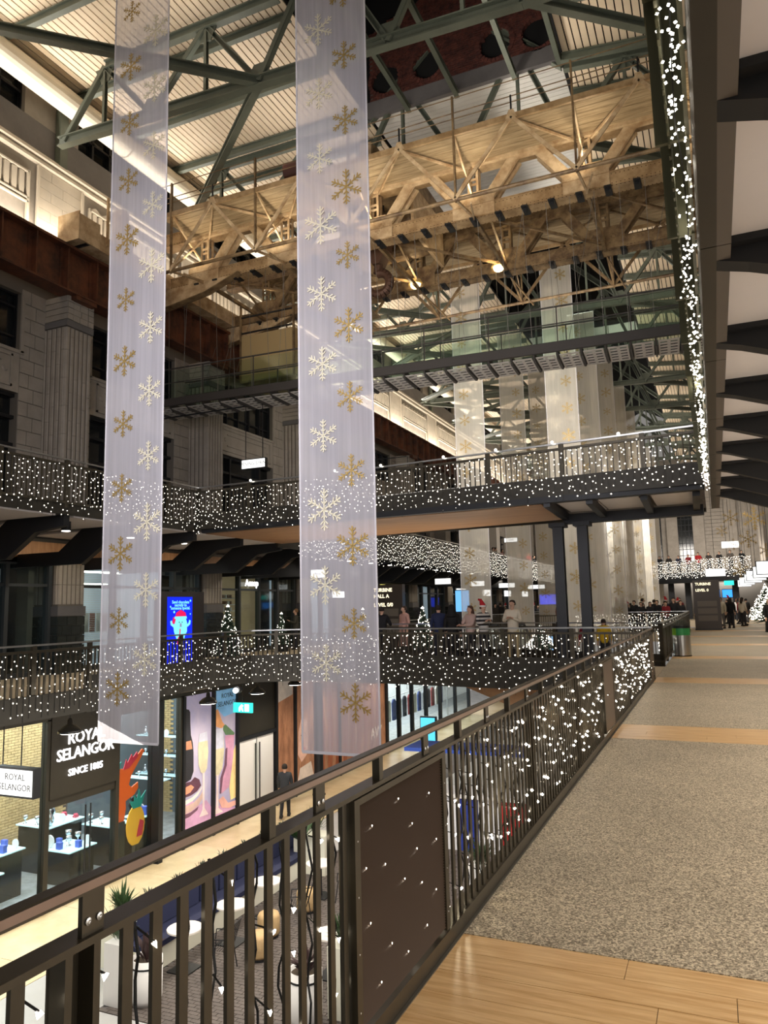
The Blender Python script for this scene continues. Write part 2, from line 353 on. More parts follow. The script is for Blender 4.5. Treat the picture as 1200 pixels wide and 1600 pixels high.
while y < 26.4:
    x = -10.08 + (0.1 if r % 2 else 0)
    while x < -5.2:
        pv.box(x, x+0.19, y, y+0.085, -5.02, -5.0-random.uniform(0, .003)); x += 0.2
    y += 0.095; r += 1
part(pv, 'clay_pavers', PAVER, lf, None, 'stuff')
struct(MB().box(-5.2, 0, 10.4, 26.5, -5.02, -5.003), 'floor', GREYF)

# ---- left gallery at our level and the one above it
LEDGE_X = -11.85
gl = struct(MB().box(-17.9, LEDGE_X, -2, 11.8, -0.28, 0).box(-17.9, -13, 11.8, 23.4, -0.45, 0).box(-17.9, LEDGE_X, 23.4, YE, -0.45, 0), 'floor', GALF)
part(MB().box(LEDGE_X, LEDGE_X+0.06, -2, 11.8, -0.30, 0.16), 'edge_fascia', DARK, gl)
part(MB().box(LEDGE_X, LEDGE_X+0.06, 24, YE, -0.45, 0.16), 'edge_fascia', DARK, gl)
ug = struct(MB().box(-17.9, -13.1, -2, YE, 3.88, 4.0), 'floor', CONC)
part(MB().box(-13.1, -13.04, -2, 16.8, 3.86, 4.16), 'edge_fascia', DARK, ug)
part(MB().box(-13.1, -13.04, 21, YE, 3.7, 4.16), 'edge_fascia', DARK, ug)
y = 1.0
while y < 88:   # pale soffit panels between the cranked brackets
    part(MB().box(-17.2, -13.2, y+0.25, y+2.0, 3.84, 3.88), 'soffit_panel', SOFFIT if y < 20 else CONC, ug); y += 2.26
# cranked black brackets carrying the upper gallery
def crank(y):
    p = [(-17.9, y, 2.95), (-14.9, y, 2.95), (-14.0, y, 3.52), (-13.12, y, 3.62), (-13.12, y, 3.86), (-14.9, y, 3.86), (-15.7, y, 3.3), (-17.9, y, 3.3)]
    return MB().prism(p, (0, 0.16, 0))
y = 0.9
while y < 88: part(crank(y), 'cranked_bracket', BLACK, ug); y += 2.26
part(MB().box(-17.9, -17.2, -2, YE, 3.1, 3.7), 'timber_bulkhead', WSOFF, ug)

# ---- our-level bridge across the void
FR = [(-1.3, 17.22), (-4.17, 17.66), (-8.1, 18.33), (-10.8, 18.56), (-12.0, 17.9), (-12.35, 16.2), (-12.25, 14.6), (-11.9, 11.8)]
BK = [(-1.3, 20.6), (-5.6, 22.8), (-11.85, 23.4)]
bd_ = struct(MB().prism([(x, y, -0.33) for x, y in FR+[(-13, 11.8), (-13, 23.4)]+BK[::-1]], (0, 0, 0.325)), 'floor', GALF)
for i in range(len(FR)-1):
    a, b = FR[i], FR[i+1]
    part(MB().bar((a[0], a[1]-0.03, 0.04), (b[0], b[1]-0.03, 0.04), 0.06, 0.74), 'edge_fascia', DARK, bd_)
for i in range(len(BK)-1): part(MB().bar((*BK[i], 0.0), (*BK[i+1], 0.0), 0.06, 0.6), 'edge_fascia', DARK, bd_)
for i in range(9): part(MB().box(-11-0+i*1.08, -11+i*1.08+1.05, 18.75, 20.4, -0.38, -0.34), 'soffit_board', WSOFF, bd_)
part(MB().prism([(-6.2, 18.9, -0.4), (-1.6, 18.4, -0.4), (-1.6, 18.4, -1.9), (-2.9, 18.6, -1.6)], (0, 1.6, 0)), 'stair_soffit', WSOFF, bd_)

# ---- upper bridge
UF = [(-0.05, 15.75), (-2.91, 16.1), (-7.48, 16.6), (-9.64, 16.7), (-13.05, 16.82)]
ub = struct(MB().prism([(x, y, 3.93) for x, y in UF+[(-13.05, 21.4), (-0.05, 20.4)]], (0, 0, 0.07)), 'floor', CONC)
for i in range(4):
    a, b = UF[i], UF[i+1]
    part(MB().bar((a[0], a[1]-0.04, 4.13), (b[0], b[1]-0.04, 4.13), 0.08, 0.44), 'edge_fascia', DARK, ub)
part(MB().bar((-0.05, 15.90, 3.88), (-12.9, 16.95, 3.88), 0.26, 0.13), 'edge_beam', BLACK, ub)
part(MB().bar((-0.05, 20.2, 4.02), (-12.9, 21.2, 4.02), 0.10, 0.36), 'edge_fascia', DARK, ub)
part(MB().prism([(-3.35, 16.25, 3.80), (-12.9, 17.0, 3.80), (-12.9, 21.0, 3.80), (-3.35, 19.4, 3.80)], (0, 0, 0.05)), 'timber_soffit', WSOFF, ub)
part(MB().bar((-0.1, 18.6, 3.72), (-3.3, 18.75, 3.72), 0.25, 0.24), 'edge_beam', BLACK, ub)
for i, x in enumerate((-3.2, -2.3, -1.2, -0.2)):
    part(MB().bar((x, 16.1, 3.82), (x-0.05, 18.7, 3.78), 0.14, 0.18), 'cross_beam', BLACK, ub)
for a in (-3.1, -2.2, -1.1): part(MB().box(a, a+0.85, 16.3, 18.6, 3.88, 3.92), 'soffit_panel', SOFFIT, ub)
for cx, nm in ((-3.45, 'left one of the pair of black columns on the lower bridge'), (-2.86, 'right one of the pair of black columns on the lower bridge')):
    t = root('column', nm, 'column', (cx, 18.62, 0), 'bridge columns')
    part(MB().ibeam((cx, 18.62, 0), (cx, 18.62, 3.6), 0.24, 0.26, 0.05), 'shaft', BLACK, t)
    part(MB().box(cx-0.2, cx+0.2, 18.45, 18.85, 0, 0.04), 'base_plate', BLACK, t)
    part(MB().box(cx-0.2, cx+0.2, 18.42, 18.88, 3.52, 3.62), 'cap_plate', BLACK, t)

BEAMB = M('matt_black_beam', (15, 15, 17), 0.6)
# ---- right upper gallery overhead (ends at the bridge)
ru = struct(MB().box(0.12, 4.6, -3, 16.6, 3.78, 4.0), 'floor', CONC)
for i in range(-1, 8):
    part(MB().box(0.06, 0.14, 0.0+i*2.07, 2.06+i*2.07, 3.5, 4.06), 'fascia_panel', DARK, ru)
    part(MB().box(0.14, 0.21, 0.0+i*2.07, 2.06+i*2.07, 3.50, 3.60), 'fascia_return', M('grey_brown_fascia', (86, 78, 70), 0.6, 0.1), ru)
for i in range(-1, 10):
    y = 1.42+1.45*i+(0.0)
    p = [(0.14, y, 3.72), (0.14, y, 3.50), (0.30, y, 3.46), (1.05, y, 3.20), (4.6, y, 3.20), (4.6, y, 3.72)]
    part(MB().prism(p, (0, 0.14, 0)), 'tapered_beam', BEAMB, ru)
    part(MB().box(0.20, 4.6, y+0.15, y+1.44, 3.60, 3.64), 'soffit_panel', SOFFIT, ru)
    part(MB().box(0.22, 4.6, y-0.06, y, 3.56, 3.60), 'beam_flange', BEAMB, ru)
for k in range(-1, 11):
    y = 1.9+k*1.45+0.25
    t = root('downlight', WORDS[k+1]+' small white round downlight between the dark ceiling beams at the right', 'light', (1.35, y, 3.5), 'soffit downlights')
    part(MB().cyl((1.35, y, 3.5), (1.35, y, 3.6), 0.09, n=16), 'housing', BLACK, t); part(MB().cyl((1.35, y, 3.485), (1.35, y, 3.5), 0.075, n=16), 'lens', LAMPW, t)

# ---- left wall with its bays
wl = MB()
wl.box(-18.6, -18.3, -2, YE, -5.3, 0.0)
for k in range(len(PIL)):
    y0 = PIL[k]; yb = PIL[k]+6.78
    wl.box(-18.4, -17.9, y0-0.85, y0+1.85, 3.0, 11.5)         # pier
    wl.box(-18.4, -17.9, y0+1.85, yb-0.85, 8.0, 9.22)         # spandrel
    wl.box(-18.4, -17.9, y0+1.85, yb-0.85, 11.0, 11.5)
    wl.box(-18.4, -17.9, y0+1.85, yb-0.85, 3.2, 4.0)
    wl.box(-18.4, -17.95, y0-0.2, y0+1.2, 0, 3.0)
WL = struct(wl, 'wall_left', JOINT)
struct(MB().box(-19.6, -19.4, -2, YE, -5, 18.3), 'wall_left', M('dark_interior', (40, 38, 36), 0.9))
fm = MB().box(-0.5, 0.5, -0.05, 0.05, 0, 1).mesh('f')
def flute_bar(): 
    m = MB(); pts = [(-0.07, 0), (-0.05, 0.028), (0.05, 0.028), (0.07, 0)]
    return m
for k, y0 in enumerate(PIL):
    near = k < 7
    ps = part(MB().box(-18.0, -17.03, y0+0.03, y0+0.97, 4.0, 11.14), 'pilaster', JOINT, WL)
    # flutes on front and on the side facing the camera
    for i in range(6):
        yy = y0+0.015+i*0.165
        zs = [4.0, 10.15] if not (1 < k < 6) else [4.0]+[4.35+(0.42 if i % 2 else 0)+0.85*q for q in range(7)]+[10.15]
        for q in range(len(zs)-1):
            part(MB().prism([(-17.05, yy, zs[q]), (-17.0, yy+0.03, zs[q]), (-17.0, yy+0.105, zs[q]), (-17.05, yy+0.135, zs[q])][::-1], (0, 0, zs[q+1]-zs[q]-0.012)), 'fluted_stone', STONE, ps)
            if near and i < 5:
                xx = -17.98+i*0.19; part(MB().prism([(xx, y0+0.05, zs[q]), (xx+0.03, y0, zs[q]), (xx+0.13, y0, zs[q]), (xx+0.16, y0+0.05, zs[q])], (0, 0, zs[q+1]-zs[q]-0.012)), 'fluted_stone', STONE, ps)
    if near:   # joints across the flutes: thin recessed shadow courses are left between capital blocks
        part(MB().box(-18.0, -16.97, y0-0.02, y0+1.02, 10.17, 10.36), 'capital_band', STONED, ps)
        for r in range(4):
            z = 10.38+r*0.185
            part(MB().box(-16.99-0.0, -16.96, y0+0.0, y0+0.2, z, z+0.165), 'stone_block', STONE, ps)
            part(MB().box(-16.99-0.0, -16.96, y0+0.8, y0+1.0, z, z+0.165), 'stone_block', STONE, ps)
            part(MB().box(-18.0, -16.99, y0-0.02, y0+0.02, z, z+0.165), 'stone_block', STONE, ps)
            part(MB().box(-17.0, -16.975, y0+0.22, y0+(0.52 if r % 2 else 0.46), z, z+0.175), 'stone_block', STONE, ps)
            part(MB().box(-17.0, -16.975, y0+(0.54 if r % 2 else 0.48), y0+0.78, z, z+0.175), 'stone_block', STONE, ps)
    # our-level part of the pilaster, on a black tiled plinth
    pl = part(MB().box(-18.0, -17.03, y0+0.03, y0+0.97, 0, 3.1), 'pilaster', JOINT, WL)
    for i in range(6):
        yy = y0+0.02+i*0.162
        for za, zb_ in ((1.95, 2.5), (2.515, 3.1)):
            part(MB().prism([(-17.05, yy, za), (-17.0, yy+0.03, za), (-17.0, yy+0.105, za), (-17.05, yy+0.135, za)][::-1], (0, 0, zb_-za)), 'fluted_stone', STONE, pl)
            if near and i < 5:
                xx = -17.98+i*0.19; part(MB().prism([(xx, y0+0.05, za), (xx+0.03, y0, za), (xx+0.13, y0, za), (xx+0.16, y0+0.05, za)], (0, 0, zb_-za)), 'fluted_stone', STONE, pl)
    part(MB().box(-18.0, -16.98, y0-0.01, y0+1.01, 1.62, 1.9), 'plinth_band', STONED, pl)
    for r in range(6):
        z = r*0.27
        if near:
            offs = 0.0 if r % 2 else -0.17; a = y0
            while a < y0+1.0:
                b = min(y0+1.0, a+(0.34 if a > y0 else 0.34+offs)); part(MB().box(-17.03, -16.98, a, b-0.012, z, z+0.255), 'glazed_tile', TILE, pl); a = b
            a = -17.98
            while a < -17.05:
                b = min(-16.99, a+0.34); part(MB().box(a, b-0.012, y0-0.01, y0+0.03, z, z+0.255), 'glazed_tile', TILE, pl); a = b
        else: part(MB().box(-18, -16.98, y0-0.01, y0+1.01, z, z+0.255), 'glazed_tile', TILE, pl)
    ya, yb = y0+1.85, y0+6.78-0.85
    if k > 8: part(MB().box(-17.93, -17.885, y0-0.85, y0+1.85, 4.0, 11.1), 'stone_facing', STONE, WL)
    if k < 10: part(MB().box(-17.93, -17.885, ya, yb, 8.0, 9.2), 'spandrel_slab', STONE, WL)
    if k < 9:   # ashlar on the piers and the spandrel
        for (a, b) in ((y0-0.85, y0), (y0+1.0, y0+1.85)):
            for r in range(17):
                z = 4.0+r*0.42; c = a+(0.5 if r % 2 else 0.32)
                for p, q in ((a, c), (c, b)): part(MB().box(-17.93, -17.87, p+.01, q-.01, z+.01, z+0.405), 'stone_block', STONE, WL)
    if k < 10:
        # carved spandrel frame
        for (a, b, c, d) in ((ya+.25, yb-.25, 9.02, 9.08), (ya+.25, yb-.25, 8.14, 8.2), (ya+.25, ya+.31, 8.14, 9.08), (yb-.31, yb-.25, 8.14, 9.08), (ya+.6, yb-.6, 8.82, 8.86), (ya+.6, yb-.6, 8.36, 8.4), (ya-.12, yb+.12, 9.16, 9.26), (ya-.1, ya, 9.2, 11.0), (yb, yb+.1, 9.2, 11.0)):
            part(MB().box(-17.9, -17.84, a, b, c, d), 'stone_moulding', STONE, WL)
        for yy in (ya+.47, yb-.47): part(MB().cyl((-17.91, yy, 8.62), (-17.85, yy, 8.62), 0.13, 0.06, 12), 'stone_rosette', STONE, WL)
    # upper window
    if k < 11:
        W = struct(MB().box(-18.2, -18.16, ya, yb, 9.22, 11.0), 'window_%d' % (2*k+1), WGLASS)
        fr = MB()
        for t in range(6): yy = ya+t*(yb-ya)/5; fr.box(-18.18, -18.05, yy-0.035, yy+0.035, 9.22, 11.0)
        for z in (9.25, 9.7, 10.6, 10.97): fr.box(-18.17, -18.08, ya, yb, z-0.03, z+0.03)
        part(fr, 'glazing_bars', BLACK, W)
        # tall opening on the upper gallery
        W2 = struct(MB().box(-18.25, -18.2, ya-0.2, yb+0.3, 4.0, 8.0), 'window_%d' % (2*k+2), WGLASS)
        for yy in (ya-0.2, ya+1.0, yb-0.9, yb+0.3): part(MB().box(-18.22, -18.0, yy-0.06, yy+0.06, 4, 8.0), 'mullion', BLACK, W2)
        for z in (6.5, 7.3, 7.94): part(MB().box(-18.22, -18.02, ya-0.2, yb+0.3, z-0.05, z+0.05), 'transom', BLACK, W2)
        if k % 2: part(MB().box(-18.6, -18.3, ya+0.9, yb-0.8, 6.0, 7.4), 'lit_blind', M('dim_blind', (120, 112, 96), 0.8, emis=0.12), W2)
# attic wall lit by the wash
AW = struct(MB().box(-18.5, -18.06, -2, YE, 12.3, 15.4), 'wall_left', STONE)
for k, y0 in enumerate(PIL):
    near = 1 < k < 7
    yc = y0+0.5; a0, a1 = yc-0.85, yc+0.85; b0, b1 = a1, yc+6.78-0.85
    # plain ashlar pier
    if near:
        for r in range(9):
            z = 12.35+r*0.333; cuts = (a0, a0+0.95 if r % 2 else a0+0.5, a1)
            for i in range(2): part(MB().box(-18.06, -17.99, cuts[i]+.005, cuts[i+1]-.008, z, z+0.322), 'stone_block', FAIENCE, AW)
    else: part(MB().box(-18.06, -17.99, a0, a1, 12.3, 15.35), 'stone_block', FAIENCE, AW)
    part(MB().box(-18.0, -17.93, a1-0.02, a1+0.06, 12.3, 15.3), 'stone_moulding', FAIENCE, AW)
    part(MB().box(-18.0, -17.93, a0-0.06, a0+0.02, 12.3, 15.3), 'stone_moulding', FAIENCE, AW)
    if k < 12:
        nfl = 16; st = (b1-b0-0.9)/nfl
        for i in range(nfl):
            yy = b0+0.45+i*st
            part(MB().box(-18.06, -17.98, yy+0.05, yy+st-0.05, 14.1, 14.85), 'fluted_panel', FAIENCE, AW)
        if near or k == 7:
            n2 = 9; s2 = (b1-b0-0.7)/n2
            for i in range(n2): part(MB().prism([(-18.06, b0+.35+i*s2, 14.92), (-18.06, b0+.35+i*s2+s2, 14.92), (-18.06, b0+.35+i*s2+s2*.5, 15.06)], (0.1, 0, 0)), 'wave_moulding', FAIENCE, AW)
        for z in (14.88, 14.05, 13.92): part(MB().box(-18.04, -17.95, b0+0.35, b1-0.35, z, z+0.05), 'stone_moulding', FAIENCE, AW)
        for yy in (b0+0.32, b1-0.40): part(MB().box(-18.04, -17.95, yy, yy+0.08, 12.3, 14.95), 'stone_moulding', FAIENCE, AW)
part(MB().box(-18.2, -17.88, -2, YE, 15.36, 15.44), 'cornice', FAIENCE, AW)
part(MB().box(-18.2, -17.80, -2, YE, 15.54, 15.62), 'cornice', FAIENCE, AW)
part(MB().box(-18.2, -17.94, -2, YE, 15.40, 15.75), 'cornice', FAIENCE, AW)
LW = struct(MB().box(-18.6, -18.15, -2, YE, 15.7, 16.85), 'wall_left', LEDGE)
for k, y0 in enumerate(PIL):
    part(MB().box(-18.6, -18.15, y0-0.8, y0+1.3, 16.85, 18.4), 'stone_pier', STONE, LW)
    part(MB().box(-18.12, -17.9, y0+0.35, y0+0.65, 15.7, 17.9), 'steel_stub_column', TRUSS, LW)
    if k < 11:
        W = struct(MB().box(-18.5, -18.45, y0+1.3, y0+5.98, 16.85, 18.3), 'window_%d' % (40+k), WGLASS)
        for t in range(7): yy = y0+1.3+t*0.78; part(MB().box(-18.46, -18.3, yy-0.04, yy+0.04, 16.85, 18.3), 'mullion', BLACK, W)
        part(MB().box(-18.46, -18.3, y0+1.3, y0+5.98, 16.85, 16.95), 'sill', BLACK, W)
        part(MB().box(-18.46, -18.3, y0+1.3, y0+5.98, 17.5, 17.58), 'transom', BLACK, W)
# rust coloured rail girder
g = root('rail_girder', 'rust-brown riveted plate girder on top of the left pilasters', 'girder', (-17, 20, 11.1))
part(MB().box(-17.02, -16.98, -2, YE, 11.15, 12.5), 'web_plate', RUST, g)
part(MB().box(-17.3, -16.72, -2, YE, 11.1, 11.16), 'bottom_flange', RUST, g)
part(MB().box(-17.3, -16.72, -2, YE, 12.46, 12.54), 'top_flange', RUST, g)
part(MB().box(-17.04, -16.96, -2, YE, 12.54, 12.68), 'crane_rail', RUST, g)
y = -1.5
while y < 60:
    part(MB().box(-16.98, -16.76, y, y+0.05, 11.16, 12.46), 'stiffener', RUST, g)
    part(MB().box(-16.99, -16.95, y-0.12, y+0.17, 11.16, 12.46), 'stiffener_plate', RUST, g); y += 1.13
rv = MB(); y = 12.0
while y < 34:
    for z in (11.24, 12.38): rv.octa((-16.95, y, z), 0.022)
    y += 0.14
part(rv, 'rivets', RUST, g, None, 'stuff')
for y0 in PIL: part(MB().box(-17.5, -16.75, y0+0.1, y0+0.9, 10.98+0.0, 11.1), 'bearing_pad', RUST, g)
# white duct
d = root('air_duct', 'long white round duct running below the roof along the left wall', 'duct', (-17.2, 0, 17.3))
y = -2
while y < 85: part(MB().cyl((-17.35, y, 17.5), (-17.35, y+6.7, 17.5), 0.37, n=20), 'duct_section', PIPEM, d, smooth=False); y += 6.78

# ---- roof
CE = struct(MB().box(-18.6, -9.5, -2, YE, 18.12, 18.3).box(-9.5, -3.0, 20.9, 29.0, 18.12, 18.3).box(-9.5, -3.0, 44.5, 47.5, 18.1, 18.3), 'ceiling', VOIDM)
x = -18.35
while x < -9.6: part(MB().box(x, x+0.17, -2, YE, 18.04, 18.08), 'ceiling_board', PLANKC, CE); x += 0.205
CR = struct(MB().prism([(-3.0, -2, 17.8), (4.6, -2, 16.9), (4.6, YE, 16.9), (-3.0, YE, 17.8)], (0, 0, 0.1)), 'ceiling', VOIDM)
x = -2.95
while x < 4.4:
    z0 = 17.72-(x+3)*0.118
    part(MB().prism([(x, -2, z0), (x+0.17, -2, z0-0.022), (x+0.17, -2, z0+0.018), (x, -2, z0+0.04)], (0, YE+2, 0)), 'ceiling_board', PLANKC, CR); x += 0.205
for y in (20.9, 44.5):
    y1 = y+(8.1 if y < 30 else 3.0)
    yy = y+0.02
    while yy < y1: part(MB().box(-9.4, -3.1, yy, yy+0.185, 17.96, 18.0), 'ceiling_board', M('white_soffit_board', (214, 212, 208), 0.5), CE); yy += 0.205
# lantern over the middle
LN = struct(MB().box(-9.7, -9.5, -2, YE, 18.1, 22.5).box(-3.1, -2.9, -2, YE, 17.9, 22.5).prism([(-9.6, -2, 22.4), (-6.3, -2, 24.2), (-3.0, -2, 22.4), (-3.0, -2, 22.6), (-6.3, -2, 24.4), (-9.6, -2, 22.6)], (0, YE+2, 0)), 'ceiling', VOIDM)
# brick gable with four round openings, at the end of the first skylight
cs = [(-8.73, 18.95), (-7.26, 19.0), (-5.01, 18.95), (-3.69, 18.85)]
def brickwall():
    W = struct(MB().box(-9.5, -3.0, 21.02, 21.1, 18.35, 22.2), 'wall_gable', VOIDM)
    part(MB().box(-9.4, -3.05, 20.84, 21.0, 17.75, 18.28), 'concrete_band', CONC, W)
    bk = MB(); mt = MB(); z = 18.3; r = 0
    def inside(x, z):
        top = 20.6+0.9*(1-((x+6.2)/3.3)**2) if abs(x+6.2) < 3.3 else 0
        if z > top: return False
        return all((x-cx)**2+(z-cz)**2 > 0.52**2 for cx, cz in cs)
    while z < 21.6:
        x = -9.3+(0.11 if r % 2 else 0)
        while x < -3.1:
            if inside(x+0.1, z+0.035): bk.box(x, x+0.205, 20.86+random.uniform(0, .012), 21.0, z, z+0.062)
            x += 0.22
        z += 0.075; r += 1
    n = 104
    for i in range(n):
        for j in range(56):
            x0 = -9.3+i*6.2/n; zz = 18.3+j*0.059
            if inside(x0+0.03, zz+0.03): mt.add([(x0, 20.9, zz), (x0+6.2/n, 20.9, zz), (x0+6.2/n, 20.9, zz+0.059), (x0, 20.9, zz+0.059)], [(0, 1, 2, 3)])
    part(bk, 'bricks', BRICK, W, None, 'stuff'); part(mt, 'mortar_bed', MORTAR, W)
    for cx, cz in cs:
        ring = MB(); n = 28
        for i in range(n):
            a = 2*pi*i/n; b = a+2*pi/n*0.86
            pts = [(cx+rr*cos(t), 20.84, cz+rr*sin(t)) for rr, t in ((0.5, a), (0.62, a), (0.62, b), (0.5, b))]
            ring.prism(pts, (0, 0.16, 0))
        part(ring, 'brick_ring', BRICK, W)
brickwall()
# glazing bars along the skylight
for x in (-7.89, -6.27, -4.43, -3.08):
    t = thing(MB().ibeam((x, -2, 17.55), (x, 20.8, 17.55), 0.14, 0.2, 0.03), 'skylight_beam', TRUSS, LR_[(-7.89, -6.27, -4.43, -3.08).index(x)]+' grey-green steel beam running away under the dark skylight', 'beam', 'skylight beams', kind=None)
# secondary beams across the ceiling
for i, y in enumerate((11.2, 13.3, 16.15, 18.37, 20.62, 22.3, 24.4, 26.5, 29.3, 31.5, 34.6, 37, 39.5, 42, 44.4, 49.5, 52, 54.4, 57, 63, 67, 71, 76, 81)):
    thing(MB().ibeam((-17.4, y, 17.86), (-9.55, y, 17.86), 0.16, 0.26, 0.035), 'ceiling_beam', TRUSS, WORDS[i]+' grey-green steel beam across the flat boarded ceiling on the left side', 'beam', 'left ceiling beams')
    thing(MB().ibeam((-3.0, y, 17.56), (4.4, y, 16.70), 0.16, 0.26, 0.035), 'ceiling_beam', TRUSS, WORDS[i]+' grey-green steel beam across the sloping boarded ceiling on the right side', 'beam', 'right ceiling beams')
# roof trusses
def truss(Y, k, full=True):
    t = root('roof_truss', 'grey-green steel roof truss spanning the hall, %s' % ('nearest, its lower chord in front of the crane' if k == 0 else 'beyond the brick gable' if k == 1 else WORDS[k-1]+' of the receding trusses beyond the crane'), 'truss', (-6.3, Y, 15.2), 'roof trusses' if k > 1 else None)
    def zb(x): return 15.77+(x+17)*(-0.045) if x < -3 else 15.15
    def zt(x): return 17.78 if x <= -9.4 else (17.78+(x+9.4)*0.9 if x < -6.2 else (20.6-(x+6.2)*0.93 if x < -3 else 17.62-(x+3)*0.118))
    part(MB().ibeam((-17.1, Y, zb(-17)), (-3, Y, zb(-3)), 0.22, 0.30, 0.04), 'lower_chord', TRUSS, t)
    part(MB().ibeam((-3, Y, zb(-3)), (4.5, Y, 15.1), 0.22, 0.30, 0.04), 'lower_chord', TRUSS, t)
    part(MB().ibeam((-15.35, Y, 17.72), (-9.4, Y, 17.72), 0.2, 0.26, 0.04), 'upper_chord', TRUSS, t)
    part(MB().ibeam((-9.4, Y, 17.72), (-6.2, Y, 20.6), 0.2, 0.26, 0.04), 'rafter', TRUSS, t)
    part(MB().ibeam((-6.2, Y, 20.6), (-3.0, Y, 17.6), 0.2, 0.26, 0.04), 'rafter', TRUSS, t)
    part(MB().ibeam((-3.0, Y, 17.55), (4.4, Y, 16.7), 0.2, 0.26, 0.04), 'upper_chord', TRUSS, t)
    bn = [-16.9, -13.6, -10.0, -6.3, -3.0, 0.4, 3.8]; tn = [-15.35, -11.72, -8.2, -4.4, -1.3, 2.1]
    for i in range(6):
        for j in (i, i+1): part(MB().channel((bn[j], Y, zb(bn[j])), (tn[i], Y, zt(tn[i])-0.1), 0.13, 0.13, 0.03), 'web_strut', TRUSS, t)
        part(MB().channel((tn[i], Y, zb(tn[i])+0.1), (tn[i], Y, zt(tn[i])-0.1), 0.08, 0.10, 0.025), 'web_post', TRUSS, t)
        x = tn[i]; z = zt(x)-0.12; part(MB().prism([(x-0.38, Y-0.02, z), (x+0.38, Y-0.02, z), (x+0.15, Y-0.02, z-0.45), (x-0.15, Y-0.02, z-0.45)], (0, 0.04, 0)), 'gusset_plate', TRUSS, t)
    for x in bn[1:6]: z = zb(x)+0.12; part(MB().prism([(x-0.4, Y-0.02, z), (x+0.4, Y-0.02, z), (x+0.16, Y-0.02, z+0.4), (x-0.16, Y-0.02, z+0.4)], (0, 0.04, 0)), 'gusset_plate', TRUSS, t)
    # horizontal bracing in the plane of the lower chord
    for sx, sy in ((-17.4, 7.3/2+0.3), (-17.4, -7.0)):
        if k == 1 and sy < 0: continue
        part(MB().ibeam((-10.0, Y, zb(-10)), (-17.7, Y+(6.4 if sy > 0 else -6.6), 15.75), 0.2, 0.24, 0.035), 'plan_brace', TRUSS, t)
    part(MB().ibeam((-3.0, Y, 15.2), (3.9, Y+5.6, 15.05), 0.2, 0.24, 0.035), 'plan_brace', TRUSS, t)
    return t
truss(15.3, 0)
for i, y in enumerate((21.0, 34.0, 40.8, 47.5, 54.3, 61.0, 68, 75, 82)): truss(y, i+1)

# ---- far end and right side
EW = struct(MB().box(-18, 4.8, 92, 92.4, -0.2, 18), 'wall_back', STONE)
for x in (-16, -12, -8, -4, -1.2, 2.2): part(MB().box(x-0.6, x+0.6, 91.6, 92.0, 5.0, 16), 'pilaster', STONE, EW)
for x in (-14, -10, -6, -2.6):
    W = struct(MB().box(x-0.8, x+0.8, 91.9, 91.95, 6, 14), 'window_%d' % (60+int(-x)), WGLASS)
    for i in range(5): part(MB().box(x-0.8+i*0.4-0.03, x-0.8+i*0.4+0.03, 91.8, 91.9, 6, 14), 'mullion', BLACK, W)
    for i in range(12): part(MB().box(x-0.8, x+0.8, 91.82, 91.9, 6+i*0.7, 6.06+i*0.7), 'transom', BLACK, W)
for r in range(26): part(MB().box(-0.5, 1.6, 91.9, 91.99, 4.4+r*0.42, 4.4+r*0.42+0.38), 'stone_course', STONE, EW)
RW = struct(MB().box(5.0, 5.4, 17, 92, -0.2, 17), 'wall_right', STONE)
for k in range(8):
    y0 = 20+k*9.0
    part(MB().box(4.6, 5.0, y0, y0+3.4, 3.4, 16.5), 'pilaster', STONE, RW)
    for i in range(11): part(MB().box(4.52, 4.6, y0+0.05+i*0.31, y0+0.05+i*0.31+0.22, 3.4, 16.5), 'fluted_stone', STONE, RW)
    part(MB().box(4.85, 5.0, y0+3.6, y0+8.8, 0, 3.2), 'shopfront', M('dim_shopfront', (90, 84, 78), 0.5), RW)
# far bridge and second void edges at our level
b2 = struct(MB().box(-11.85, -1.24, 43.0, 49.5, -0.5, -0.005), 'floor', GALF)
b3 = struct(MB().box(-11.85, -1.24, 66.0, YE, -0.5, -0.005), 'floor', GALF)
fb = struct(MB().prism([(-5.2, 72, 3.55), (2.8, 66, 3.55), (5.0, 66, 3.55), (5.0, 80, 3.55), (-5.2, 80, 3.55)], (0, 0, 0.45)), 'floor', CONC)
part(MB().bar((-5.2, 71.9, 3.6), (2.8, 65.9, 3.6), 0.3, 0.9), 'edge_beam', BLACK, fb)
for i, (x, y) in enumerate(((-3.6, 72.5), (-2.2, 72.5), (1.6, 69.0))):
    thing(MB().box(x-0.25, x+0.25, y, y+0.5, 0, 3.5), 'column', BLACK, LR_[i]+' square black column under the far light-covered bridge', 'column', 'far bridge columns')
struct(MB().box(-18, 5, 84, 84.3, 0, 3.4), 'wall_back', M('far_white_wall', (150, 146, 142), 0.7))
